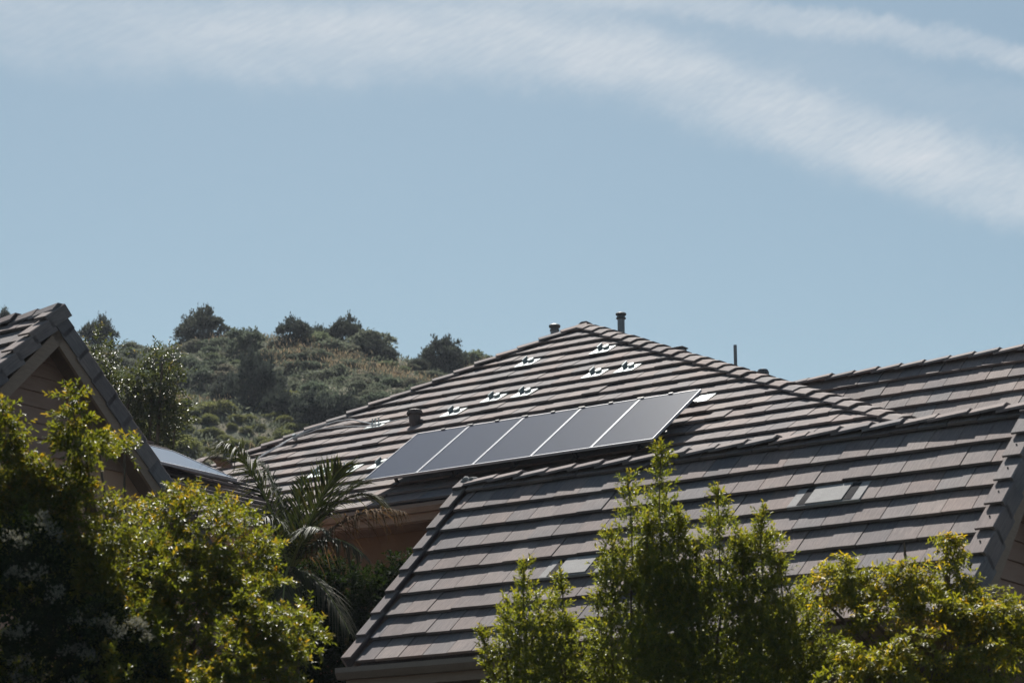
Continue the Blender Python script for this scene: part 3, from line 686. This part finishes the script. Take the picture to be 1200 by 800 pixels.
# ------------------------------------------------------------------ spired shrubs and pinnate tree at the right
M['leaf_right'] = leaf_material('small_leaf', (.056, .074, .018), (.100, .120, .027), (.148, .162, .034), ((.22, .20, .03), (.28, .21, .045)), (1.9, 1.8, .55), .42, .38, .55)
ZRt = 20.5; SR = ZRt/FPX
def spire_shrub(stems, body, label, Z=ZRt, seed=0):
    bx = np.mean([s[0] for s in stems]); b = at(bx, 900, Z); b[2] = terrain(b[0], b[1])
    rt = empty('upright_shrub', b, 0, label, 'shrub', 'upright evergreen shrubs in front of the tiled wing')
    S_ = Z/FPX; parts = []; w = MB()
    for px, py, pxb, wid, dz in stems:      # tip pixel, foot pixel x, half width
        tip, foot = at(px, py, Z+dz), at(pxb, 850, Z+dz); L_ = np.linalg.norm(tip-foot); d = (tip-foot)/L_
        wob = rng.normal(0, .02, (7, 3)); cp = [foot+(tip-foot)*k/6+wob[k]*(0 < k < 6) for k in range(7)]
        w.tube([p-b for p in cp], [.016-.002*k for k in range(7)], 5)
        n = int(L_/.0064); u = rng.random(n)**.85; dist = u*L_           # distance below the tip
        env = wid*S_*np.minimum(1, (dist/(wid*S_*3.4)+.05))*rng.uniform(.25, 1.05, n)
        env *= .82+.38*np.sin(dist*11+px)*np.sin(dist*5.1+px*.3)
        an = rng.uniform(0, 2*PI, n); out = np.stack([np.cos(an), np.sin(an), np.zeros(n)], 1)
        P = tip-d*dist[:, None]+out*np.abs(env)[:, None]*.75
        D = unit(out*.75+np.array([0, 0, 1.])+rng.normal(0, .3, (n, 3)))
        yg = rng.random(n)*np.clip(1.25-dist/.9, .15, 1)*.8
        parts.append(twig_leaves(P, D, rng.uniform(.07, .15, n), 9, .048, .019, .75, .03, yg))
        k = np.linspace(0, .18, 8); P = tip-d*k[:, None]; parts.append(twig_leaves(P, unit(d+rng.normal(0, .15, (8, 3))), np.full(8, .08), 9, .042, .016, .6, 0, np.full(8, .9)))
    for px, py, rx, ry, dz in body:
        c = at(px, py, Z+dz+.25-max(0, py-640)*S_*.75); r = np.array([rx, rx*.8, ry])*S_
        P, D, _ = lobe_twigs(c, r, int(1500*r[0]*r[2]/.25*.34), .3, .8)
        kk = lumpy(P, b, 4, seed)+rng.normal(0, .6, len(P)) > -.6; P, D = P[kk], D[kk]
        yg = rng.random(len(P))*np.clip((P[:, 2]-c[2])/r[2]*.5+.4, 0, .8)
        parts.append(twig_leaves(P, D, rng.uniform(.08, .17, len(P)), 9, .05, .020, .75, .05, yg))
    leaf_object('foliage', parts, M['leaf_right'], rt, b); w.build('stem', M['bark_fine'], rt)
    return rt
spire_shrub([(614, 664, 618, 30, 0), (657, 676, 655, 20, .1), (592, 715, 600, 22, 0), (640, 725, 640, 22, .1), (566, 745, 590, 10, 0), (670, 735, 660, 18, .1)],
            [(616, 725, 26, 36, 0), (622, 770, 46, 50, 0), (655, 785, 40, 45, .1), (598, 795, 36, 45, 0), (652, 735, 18, 30, .1)], 'low narrow shrub at the left end of the upright row, in front of the eave', seed=1)
spire_shrub([(736, 560, 745, 34, 0), (775, 524, 772, 24, .15), (716, 625, 722, 30, 0), (760, 610, 762, 28, .1), (796, 605, 790, 24, .15), (700, 700, 712, 28, 0)],
            [(735, 660, 30, 46, 0), (778, 640, 28, 60, .1), (745, 710, 52, 80, 0), (780, 700, 46, 80, .1), (730, 775, 55, 60, -.1), (792, 770, 48, 70, .1), (806, 700, 22, 50, .1)], 'tallest upright shrub, its twin spires reaching up to the solar panels', seed=2)
spire_shrub([(841, 577, 845, 32, .1), (893, 598, 893, 27, .1), (815, 640, 822, 24, .1), (868, 635, 868, 28, .1), (915, 660, 915, 24, .1)],
            [(845, 650, 32, 40, .1), (892, 665, 32, 46, .1), (850, 710, 58, 75, .1), (900, 720, 50, 65, .1), (830, 740, 40, 70, 0), (840, 785, 60, 55, 0), (915, 780, 50, 60, .1)], 'upright shrub with two blunt spires between the tallest shrub and the yellow-green tree', seed=3)
spire_shrub([(940, 690, 945, 34, .5), (905, 720, 910, 30, .5)], [(945, 750, 52, 60, .5), (930, 800, 60, 45, .4)], 'dark upright shrub without a spire, hard against the yellow-green tree', seed=4)
M['leaf_pin'] = leaf_material('pinnate_leaf', (.080, .096, .018), (.14, .152, .026), (.20, .196, .034), ((.40, .30, .018), (.48, .29, .03)), (1.85, 1.72, .45), .45, .35, .55)
ZD = 19.8; db = at(1100, 900, ZD); db[2] = terrain(db[0], db[1]); SD = ZD/FPX
tree = empty('leafy_tree', db, 0, 'yellow-green tree with feathery leaves in the lower right corner', 'tree')
parts = []; mb = MB(); top = at(1100, 760, ZD)
mb.tube([(0, 0, 0), (top-db)*.5+np.array([.05, 0, 0]), top-db], [.08, .06, .04], 8)
for px, py, rx, ry, dz in [(985, 672, 40, 26, .2), (1000, 700, 40, 30, .2), (965, 690, 24, 20, .2), (1072, 655, 32, 26, 0), (1060, 685, 38, 34, 0), (1112, 655, 22, 22, .1), (1122, 680, 26, 26, .1), (1095, 715, 55, 30, 0),
                          (1040, 730, 45, 34, 0), (1165, 708, 34, 26, .1), (1150, 735, 48, 34, 0), (1185, 745, 32, 40, .1), (1080, 770, 55, 36, -.1), (1160, 785, 60, 36, 0), (1010, 785, 44, 28, -.1), (1200, 790, 36, 36, .1), (1030, 800, 60, 30, -.2), (1110, 640, 14, 14, .1), (1060, 636, 16, 14, 0)]:
    c = at(px, py, ZD+dz+.6-max(0, py-650)*SD*.95); r = np.array([rx-6, rx*.9, ry-5])*SD; n = int(520*r[0]*r[2]/.25*.46)+7
    P, D, _ = lobe_twigs(c, r, n, .25, .5)
    kk = lumpy(P, db, 4, 3)+rng.normal(0, .6, n) > -.5; P, D = P[kk], D[kk]; n = len(P)
    mb.tube([(top-db)*random.uniform(.7, 1), c-db+np.array([0, 0, -.1]), c-db+np.array([0, 0, .02])], [.03, .014, .006], 5)
    yg = (rng.random(n) < .36)*rng.uniform(.35, 1, n)
    # each root carries a tuft of drooping compound leaves
    for k in range(3):
        Dk = unit(D*.6+rnd_dirs(n)*.8+np.array([0, 0, .15])); ln = rng.uniform(.13, .22, n)
        pr = twig_leaves(P, Dk, ln, 13, .062, .021, 1.15, .5, yg*0+yg, jit=.15, tmin=.15); parts.append(pr)
# an old brown flower head
br = (1085, 752, 30, 24); c = at(br[0], br[1], ZD-.25); P, D, _ = lobe_twigs(c, np.array([br[2], br[2], br[3]])*SD, 260, .2, .4)
leaf_object('crown', parts, M['leaf_pin'], tree, db)
M['leaf_dry'] = leaf_material('dry_leaf', (.10, .065, .025), (.16, .105, .035), (.21, .14, .05), ((.2, .1, .03), (.2, .1, .03)), (1.6, 1.5, .8), .6, .3, .4)
leaf_object('seed_head', [twig_leaves(P, D, rng.uniform(.06, .12, len(P)), 9, .026, .010, 1., .1)], M['leaf_dry'], tree, db)
mb.build('trunk', M['bark_fine'], tree)

# ------------------------------------------------------------------ palm beside the wing
M['palm'] = leaf_material('palm_leaf', (.026, .034, .017), (.038, .047, .022), (.052, .060, .027), ((.10, .062, .034), (.14, .088, .045)), (1.6, 1.6, .6), .62, .2, .2)
M['rachis'] = plain('palm_rachis', (.14, .16, .04), (.20, .21, .06), 6, .5, .4, .1)
ZPm = 27.5; crown = at(340, 668, ZPm); pbase = crown*1; pbase[2] = terrain(crown[0], crown[1])
palm = empty('palm_tree', pbase, 0, 'palm with arching fronds, one dead and brown, between leafy tree and tiled wing', 'palm tree')
mb = MB(); hh = crown[2]-pbase[2]
prof = []
for k in range(24): z = hh*k/23; prof += [(.13+.02*(k % 2)+.05*math.exp(-z), z)]
mb.lathe((0, 0, -.05), prof, 14); mb.build('trunk', M['bark'], palm)
def frond(tip_px, arch, dead=0., leaflen=.42, tipZ=0., n=44, ang=.75, name='frond', sag=.25, start=crown):
    tip = at(*tip_px, ZPm+tipZ); t = np.linspace(0, 1, 26)
    mid = (start+tip)/2+np.array([0, 0, arch])
    pts = (1-t)[:, None]**2*start+2*(t*(1-t))[:, None]*mid+(t**2)[:, None]*tip
    fr = MB(); fr.tube([p-pbase for p in pts], [.020*(1-.8*x)+.003 for x in t], 6)
    ro = fr.build(name, M['rachis'] if dead < .5 else M['bark_fine'], palm)
    V = []; F = []; T = []; Yg = []
    for s in (-1, 1):
        for k in range(n):
            x = .10+.90*(k+random.random()*.6)/n; i = min(int(x*25), 24); p = pts[i]+(pts[i+1]-pts[i])*(x*25-i)
            d = nz(pts[i+1]-pts[i]); side = nz(np.cross(d, [0, 0, 1.]))*s; upn = nz(np.cross(side, d)*s); upn = upn if upn[2] > 0 else -upn
            L_ = leaflen*(math.sin(PI*min(1, .12+x*.86))**.6)*random.uniform(.85, 1.1); ax = nz(d*(.55+.5*x)+side*ang+upn*.22+rng.normal(0, .07+.15*dead, 3)); wd = .0105*(1-.15*dead)
            wv = nz(np.cross(ax, upn))*wd; q = [p]; lsag = random.uniform(.6, 1.5)
            for j in range(1, 5): q.append(p+ax*L_*j/4+np.array([0, 0, -1.])*(sag*1.35+dead*.5)*lsag*L_*(j/4)**2)
            b = len(V)
            for j, (pp, ww) in enumerate(zip(q, (.6, 1., .9, .6, .05))): V += [pp-wv*ww, pp+wv*ww]
            tt = random.random()
            for j in range(4): F.append((b+2*j, b+2*j+1, b+2*j+3, b+2*j+2)); T.append(tt); Yg.append(min(1, dead*random.uniform(.7, 1.2)+(.25 if random.random() < .08 else 0)))
    npmesh('leaflets', np.array(V)-pbase, np.array(F), M['palm'] if dead < .5 else M['dry_palm'], ro, {'tint': ('FACE', np.array(T)), 'young': ('FACE', np.array(Yg))})
M['dry_palm'] = leaf_material('dry_palm_leaf', (.085, .055, .034), (.12, .08, .048), (.16, .11, .066), ((.10, .062, .034), (.14, .088, .045)), (1.5, 1.4, 1.1), .85, .06, .3)
frond((258, 520), .72, 0, .70, -.3, 64, .62, sag=.6)
frond((300, 545), .75, 0, .60, .4, 56, .6, sag=.55)
frond((400, 548), .30, 0, .68, -.3, 64, .55, sag=.12)
frond((450, 588), .80, .12, .52, .2, 58, .6, sag=.35)
frond((476, 600), .55, 1., .42, -.6, 60, .8, name='dead_frond', sag=.35)
frond((330, 720), .45, .1, .42, -1.0, 36, .7, sag=.6)
frond((410, 742), .42, .1, .45, -.8, 36, .7, sag=.5)
frond((288, 680), .35, 0, .45, -.5, 34, .7, sag=.5)
frond((375, 620), .40, 0, .40, -1.2, 34, .7, sag=.4)
frond((355, 560), .20, 0, .40, .6, 30, .5, sag=.2)
frond((428, 566), .42, 0, .60, .3, 60, .6, sag=.2)
frond((320, 575), .45, 0, .52, .3, 50, .6, sag=.4)
frond((425, 650), .55, .15, .45, -.7, 46, .7, sag=.5)
frond((300, 610), .5, 0, .45, -.6, 46, .7, sag=.5)
# shrub added to fill the black shade below the palm, leaves darkened for it
sb = at(430, 900, 27.0); sb[2] = terrain(sb[0], sb[1])
sh = empty('shade_fill_shrub', sb, 0, 'dark shrub added to fill the deep shade below the palm, left of the tiled wing', 'shrub'); parts = []
for px, py, rx, ry, Zq in ((400, 780, 60, 70, 28.2), (350, 760, 60, 80, 28.2), (440, 790, 40, 50, 28.4), (400, 710, 50, 50, 28.6), (445, 720, 40, 50, 28.8), (360, 690, 50, 40, 28.5), (470, 690, 28, 40, 29.), (310, 700, 40, 50, 28.5)):
    c = at(px, py, Zq); r = np.array([rx, rx, ry])*Zq/FPX; P, D, _ = lobe_twigs(c, r, int(900*r[0]*r[2]/.25*.4), .3)
    parts.append(twig_leaves(P, D, rng.uniform(.1, .2, len(P)), 9, .075, .034, .9, .15))
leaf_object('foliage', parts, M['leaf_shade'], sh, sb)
mb = MB(); mb.tube([(0, 0, 0), (0, 0, 1.2)], [.05, .03], 7); mb.build('stem', M['bark'], sh)

# ================================================================== hillside vegetation
M['chap'] = shrub_material('chaparral_leaf', [(0, (.088, .108, .074)), (.25, (.11, .126, .086)), (.45, (.135, .14, .10)), (.6, (.09, .115, .076)), (.75, (.155, .142, .104)), (.88, (.075, .092, .066)), (1, (.13, .155, .082))], tw=.5)
M['dark_tree'] = shrub_material('dark_leaf_tree', [(0, (.048, .058, .046)), (.5, (.058, .066, .050)), (1, (.066, .072, .052))], tw=.4)
M['olive'] = shrub_material('olive_leaf', [(0, (.135, .145, .050)), (.5, (.155, .16, .056)), (1, (.12, .135, .056))], tw=.5)
def dome_mesh(name, R_, Hh, n, leaf, mat, lobes=7, lr=(.34, .58), spread=1.05):
    """a lumpy crown standing on z = 0, about R_ wide and Hh tall"""
    parts = []
    for k in range(lobes):
        a = rng.uniform(0, 2*PI); q = rng.uniform(0, 1-lr[0]-.08)**.7*R_
        rr = rng.uniform(*lr)*R_; h = Hh*(1-.55*(q/R_)**2)*rng.uniform(.8, 1.02)
        c = np.array([q*math.cos(a), q*math.sin(a), h-rr*.85]); m = n//lobes
        d = rnd_dirs(m); d[:, 2] = np.abs(d[:, 2])*1.0-.35*rng.random(m); P = c+d*np.array([rr, rr, rr*.85])*rng.uniform(.5, spread, (m, 1))
        P[:, 2] = np.maximum(P[:, 2], .02)
        V, F = leaf_arrays(P, unit(d+rng.normal(0, .6, (m, 3))+np.array([0, 0, .3])), rng.normal(0, .6, (m, 3))+np.array([0, 0, .6]), leaf*rng.uniform(.6, 1.3, m), leaf*.55*rng.uniform(.7, 1.2, m))
        t = np.clip(rng.normal(.5, .22, m)+rng.normal(0, .1), 0, 1); parts.append((V, F, np.repeat(t, 2), np.zeros(2*m)))
    if lr[1] < .4:                            # sprigs that break the outline
        for k in range(34):
            a = rng.uniform(0, 2*PI); q = rng.uniform(.1, .95)*R_; h = Hh*(1.02-.72*(q/R_)**2)*rng.uniform(.8, 1.16); m = 26
            c = np.array([q*math.cos(a), q*math.sin(a), h]); P = c+rng.normal(0, 1, (m, 3))*np.array([.05, .05, .075]); d = unit(P-c*np.array([1, 1, .7]))
            V, F = leaf_arrays(P, d, rng.normal(0, 1, (m, 3)), leaf*rng.uniform(.6, 1.3, m), leaf*.5*np.ones(m)); parts.append((V, F, np.full(2*m, rng.uniform(.3, .8)), np.zeros(2*m)))
    nb = int(n*.25); d = rnd_dirs(nb); P = d*np.array([R_*.85, R_*.85, Hh*.55])*rng.uniform(.4, 1, (nb, 1)); P[:, 2] = np.abs(P[:, 2])
    V, F = leaf_arrays(P, d, rng.normal(0, 1, (nb, 3)), leaf*np.ones(nb), leaf*.6*np.ones(nb)); parts.append((V, F, np.full(2*nb, .3), np.zeros(2*nb)))
    return parts
def hill_point(px, py):                      # where a line of sight meets the hillside
    r = ray(px, py); lo = 54.
    ts = np.linspace(52, 175, 800); P = ts[:, None]*r/r[1]; z = P[:, 2]+CAMZ
    k = np.where(z < terrain(P[:, 0], P[:, 1]))[0]
    if not len(k): return None
    p = P[k[0]]; return np.array([p[0], p[1], float(terrain(p[0], p[1]))])
def plant(name, protos, p, scale, label, cat, group=None, zs=1., rz=None):
    pr = random.choice(protos)
    root = pr.copy(); col.objects.link(root); root.name = name
    root.location = p; root.scale = (scale, scale, scale*zs); root.rotation_euler = (0, 0, random.uniform(0, 6.28) if rz is None else rz)
    for k_ in list(root.keys()):
        if k_ in ('label', 'category', 'group'): del root[k_]
    return tag(root, label, cat, group)
def proto(name, parts, mat):
    V, F, T, Yg = join(parts); o = npmesh(name, V, F, mat, None, {'tint': ('FACE', T), 'young': ('FACE', Yg)})
    return o
shr = [proto('chaparral_shrub', dome_mesh('s', 1., random.uniform(.8, 1.15), 1500, .14, None, random.choice((11, 14, 17)), (.16, .46), 1.2), M['chap']) for k in range(6)]
olv = [proto('olive_shrub', dome_mesh('s', 1., 1.0, 2600, .12, None, 9), M['olive']) for k in range(3)]
trs = [proto('hill_tree', dome_mesh('s', 1., random.uniform(1.1, 1.3), 4200, .105, None, random.choice((22, 27, 32)), (.13, .33), 1.3), M['dark_tree']) for k in range(4)]
allp = shr+olv+trs
# trees one can tell apart on and below the skyline (pixel of the foot, radius in pixels, height factor)
TL = [((238, 399), 33, 1.0, 'round dark tree alone on the grassy skyline of the hill'), ((345, 402), 25, 1.05, 'left tree of the dark group on the skyline above the hipped roof'),
      ((376, 404), 24, .95, 'low middle tree of the dark group on the hill skyline'), ((405, 406), 24, 1.35, 'tallest tree of the dark group on the hill skyline'),
      ((437, 416), 20, 1.0, 'small dark tree just right of the skyline group'), ((452, 420), 15, .9, 'smallest dark tree on the skyline, left of the rounded right end tree'),
      ((520, 434), 31, 1.05, 'rounded green tree at the right end of the hill skyline, above the hip line'), ((115, 400), 24, 1.3, 'dark tree on the skyline right behind the gable peak'),
      ((2, 388), 18, 1.2, 'dark tree at the left edge above the gable roof'), ((297, 480), 36, 1.5, 'broad dark bush halfway down the hillside, left of the hip line'),
      ((268, 472), 28, 1.0, 'dark bush on the hillside touching the left of the broad dark bush'), ((370, 500), 34, 1.05, 'dark brown-green bush low on the hill behind the left hip line'),
      ((330, 488), 26, 1.1, 'dark bush between the two biggest bushes low on the hillside'), ((405, 488), 26, .9, 'dark bush on the hill just above the cables on the left hip'), ((490, 432), 14, .8, 'low bush on the skyline between the small dark tree and the rounded end tree'), ((205, 452), 20, .9, 'dark bush on the hillside right of the sparkling tree')]
for (px, py), rp_, zs, lb in TL:
    p = hill_point(px, py)
    if p is None: 
        py_ = py
        while p is None: py_ += 1; p = hill_point(px, py_)
    s_ = rp_*np.linalg.norm(p)/FPX
    plant('hill_tree', trs, p-np.array([0, 0, .15*s_]), s_, lb, 'tree', None, zs)
cnt = 0; used = []
tries = 0
while cnt < 285 and tries < 40000:
    tries += 1
    px = rng.uniform(95, 600); py = rng.uniform(398, 545)
    p = hill_point(px, py)
    if p is None or py > 620-px*.22+5: continue
    s_ = rng.uniform(.6, 1.1)*(.7+1.0*rng.random()**2)
    if any((p[0]-u[0])**2+((p[1]-u[1])*.5)**2 < (.46*(s_+u[2]))**2 for u in used): 
        continue
    used.append((p[0], p[1], s_)); cnt += 1
    low = py > 478+14*math.sin(px*.05) and px < 350
    if low: plant('olive_shrub', olv, p-np.array([0, 0, .1]), s_*.9, 'yellow-green shrub in the thicket at the foot of the hill', 'shrub', 'yellow-green shrubs at the foot of the hill', rng.uniform(.7, 1.1))
    else: plant('chaparral_shrub', shr, p-np.array([0, 0, .12]), s_, 'rounded grey-green shrub among many alike on the dry hillside', 'shrub', 'grey-green shrubs covering the hillside', rng.uniform(.45, 1.0))
for o in allp: bpy.data.objects.remove(o)
# low undergrowth and dry grass
n = 9800; px = rng.uniform(-380, 900, n); Q = []
for k in range(n):
    y = rng.uniform(58, 160); x = (px[k]-600)/FPX*y*1.03; Q.append((x, y, 0))
Q = np.array(Q); Q[:, 2] = terrain(Q[:, 0], Q[:, 1])
def tufts(Q, m, leaf, wid, upw, spread):
    n = len(Q); P = np.repeat(Q, m, 0)+rng.normal(0, spread, (n*m, 3))*np.array([1, 1, .0]); d = unit(rng.normal(0, .5, (n*m, 3))+np.array([0, 0, upw]))
    P += d*rng.uniform(0, .25, (n*m, 1))
    V, F = leaf_arrays(P, d, rng.normal(0, 1, (n*m, 3)), leaf*rng.uniform(.6, 1.4, n*m), wid*np.ones(n*m))
    return V, F, np.repeat(rng.random(n*m), 2), np.zeros(2*n*m)
M['under'] = shrub_material('undergrowth_leaf', [(0, (.105, .118, .080)), (1, (.105, .118, .080))], tw=.45); M['drygrass'] = shrub_material('dry_grass', [(0, (.38, .29, .18)), (1, (.38, .29, .18))], tw=.4)
v = tufts(Q, 16, .22, .10, .5, .32); V, F, T, Yg = v
o = npmesh('undergrowth', V, F, M['under'], None, {'tint': ('FACE', T)}); tag(o, 'low grey-green scrub covering the ground between the hillside shrubs', 'undergrowth', None, 'stuff')
ax_ = lumpy(Q, np.zeros(3), .18, 1.); crestn = (Q[:, 1] > 112)&(ax_ > .75); Qg = Q[crestn]
v = tufts(Qg, 30, .26, .03, 1.1, .5); V, F, T, Yg = v
o = npmesh('dry_grass', V, F, M['drygrass'], None, {'tint': ('FACE', T)}); tag(o, 'straw-coloured dry grass near the top of the hill', 'grass', None, 'stuff')
# sparkling tree just behind the left gable
ZS = 46.; stb = at(170, 560, ZS); stb[2] = terrain(stb[0], stb[1]); SS = ZS/FPX
M['leaf_mid'] = leaf_material('mid_leaf', (.028, .036, .018), (.045, .054, .026), (.066, .072, .034), ((.13, .10, .07), (.20, .15, .11)), (1.7, 1.7, .7), .42, .4, .4)
tree = empty('leafy_tree', stb, 0, 'loose grey-green tree with sparkling leaves right behind the left gable', 'tree'); parts = []; mb = MB()
for px, py, rx, ry in ((150, 440, 38, 32), (178, 455, 32, 38), (130, 425, 26, 26), (185, 490, 30, 34), (160, 500, 40, 34), (190, 425, 18, 18), (140, 470, 36, 36), (205, 500, 14, 26), (110, 410, 22, 22)):
    c = at(px, py, ZS); r = np.array([rx, rx, ry])*SS; n_ = int(420*r[0]*r[2]/.25*.4); P, D, _ = lobe_twigs(c, r, n_, .2)
    kk = lumpy(P, stb, 2.2, 2)+rng.normal(0, .6, n_) > -.5; P, D = P[kk], D[kk]
    parts.append(twig_leaves(P, D, rng.uniform(.2, .4, len(P)), 9, .10, .042, .9, .2, (rng.random(len(P)) < .12)*.8))
    mb.tube([(0, 0, max(.5, (c-stb)[2]*.4)), (c-stb)*.7, c-stb], [.09, .05, .02], 6)
leaf_object('crown', parts, M['leaf_mid'], tree, stb)
mb.tube([(0, 0, -.1), (0, 0, 2.), (.1, 0, 4.)], [.16, .13, .09], 8); mb.build('trunk', M['bark'], tree)

# ================================================================== air, sky, sun, camera
hz = bpy.data.materials.new('thin_haze'); hz.use_nodes = True; hn = hz.node_tree; hn.nodes.clear()
ho = hn.nodes.new('ShaderNodeOutputMaterial'); hv = hn.nodes.new('ShaderNodeVolumePrincipled')
hv.inputs['Color'].default_value = (.80, .88, 1., 1); hv.inputs['Density'].default_value = .00022; hv.inputs['Anisotropy'].default_value = .2
hn.links.new(hv.outputs[0], ho.inputs['Volume'])
m = MB(); m.box((-3200, -3200, -12), (3200, 3200, 75)); hb = m.build('haze', hz); hb['kind'] = 'stuff'
SUN_EL, SUN_AZ = R(56), R(-5.5)              # azimuth from straight ahead, negative = left
w = bpy.data.worlds.new('World'); sc.world = w; w.use_nodes = True; nt = w.node_tree; nt.nodes.clear()
t = NT.__new__(NT); t.t = nt
out = nt.nodes.new('ShaderNodeOutputWorld')
sky = t.n('ShaderNodeTexSky', sky_type='NISHITA', sun_disc=False, sun_elevation=SUN_EL, sun_rotation=SUN_AZ, altitude=300., air_density=1.0, dust_density=1.2, ozone_density=1.2)
d = t.n('ShaderNodeTexCoord').outputs['Generated']; xyz = t.n('ShaderNodeSeparateXYZ', {0: d})
az = t.math('ARCTAN2', xyz.outputs[0], xyz.outputs[1]); el = t.math('ARCSINE', xyz.outputs[2])
def azel(px, py): r = nz(ray(px, py)); return math.atan2(r[0], r[1]), math.asin(r[2])
def band(pts, up_w, dn_w):
    A0, A1, E0, E1 = -.45, .45, .20, .50
    fc = nt.nodes.new('ShaderNodeFloatCurve'); t.set(fc.inputs['Value'], t.math('DIVIDE', t.math('SUBTRACT', az, A0), A1-A0))
    c = fc.mapping.curves[0]; q = sorted(azel(*p) for p in pts)
    q = [((a-A0)/(A1-A0), (e-E0)/(E1-E0)) for a, e in q]
    c.points[0].location = (0, q[0][1]); c.points[1].location = (1, max(0, q[-1][1]))
    for a, e in q: c.points.new(a, e)
    fc.mapping.update()
    cen = t.math('ADD', t.math('MULTIPLY', fc.outputs[0], E1-E0), E0); dd = t.math('SUBTRACT', el, cen)
    n1 = t.noise(t.n('ShaderNodeCombineXYZ', {0: az, 1: el}).outputs[0], 30, 6, .68)
    dd = t.math('ADD', dd, t.math('MULTIPLY', t.math('SUBTRACT', n1, .5), .024))
    u = t.math('DIVIDE', dd, t.math('ADD', t.math('MULTIPLY', t.math('GREATER_THAN', dd, 0.), up_w-dn_w), dn_w))
    u2 = t.math('MULTIPLY', u, u)
    return t.math('EXPONENT', t.math('MULTIPLY', t.math('MULTIPLY_ADD', t.math('MULTIPLY', u2, u2), .6, t.math('MULTIPLY', u2, .4)), -1.))
b1 = band([(-300, 5), (0, 28), (200, 40), (400, 48), (560, 42), (700, 62), (850, 105), (1000, 160), (1200, 216), (1500, 300)], R(.85), R(1.05))
b2 = band([(780, -5), (900, 20), (1050, 38), (1200, 66), (1500, 130)], R(.34), R(.46))
b3 = band([(-300, -60), (0, -30), (300, 0), (560, 8), (700, 30), (850, 60), (1000, 80), (1200, 130)], R(.6), R(.9))
cv = t.n('ShaderNodeCombineXYZ', {0: az, 1: el}).outputs[0]
rot = t.mapv(t.n('ShaderNodeMapping', {'Vector': cv, 'Rotation': (0, 0, R(-27))}).outputs[0], (95, 480, 1))
rip = t.noise(rot, 1, 3, .55); big = t.noise(t.mapv(cv, (12, 34, 1)), 1, 6, .62)
soft = t.math('MULTIPLY_ADD', t.ramp(big, [(.30, .42), (.66, 1.)]), 1., 0.)
rp2 = t.ramp(rip, [(.30, .78), (.70, 1.08)])
right = t.n('ShaderNodeMapRange', {0: az, 1: -.23, 2: .16, 3: .40, 4: .74}).outputs[0]
mask = t.math('ADD', t.math('MULTIPLY', b1, right), t.math('ADD', t.math('MULTIPLY', b2, .5), t.math('MULTIPLY', b3, .14)))
mask = t.math('MINIMUM', t.math('MULTIPLY', t.math('MULTIPLY', mask, soft), rp2), .95)
SKY_S = .052
bg1 = t.n('ShaderNodeBackground', {0: t.mix(1., sky.outputs[0], (.97, 1.035, .90), 'MULTIPLY'), 1: SKY_S}); bg2 = t.n('ShaderNodeBackground', {0: (.95, .97, 1., 1), 1: .455})
mx = t.n('ShaderNodeMixShader', {0: mask, 1: bg1.outputs[0], 2: bg2.outputs[0]}); nt.links.new(mx.outputs[0], out.inputs[0])
ld = bpy.data.lights.new('sun', 'SUN'); ld.energy = 4.7; ld.angle = R(.53); ld.color = (1, .955, .89)
lo = bpy.data.objects.new('sun', ld); col.objects.link(lo)
sd = np.array([math.sin(SUN_AZ)*math.cos(SUN_EL), math.cos(SUN_AZ)*math.cos(SUN_EL), math.sin(SUN_EL)])
from mathutils import Vector
lo.rotation_euler = Vector(-sd).to_track_quat('-Z', 'Y').to_euler(); lo.location = (0, 20, 60)
cd = bpy.data.cameras.new('camera'); cam = bpy.data.objects.new('camera', cd); col.objects.link(cam)
cd.sensor_fit = 'HORIZONTAL'; cd.sensor_width = 36; cd.lens = 36*FPX/1200; cd.clip_start = .1; cd.clip_end = 8000; cd.dof.use_dof = True; cd.dof.focus_distance = 35.; cd.dof.aperture_fstop = 3.2
cam.location = (0, 0, CAMZ); cam.rotation_euler = (PI/2+PITCH, 0, 0); sc.camera = cam
sc.view_settings.view_transform = 'Standard'; sc.view_settings.look = 'None'; sc.view_settings.exposure = 0.8; sc.view_settings.gamma = 1
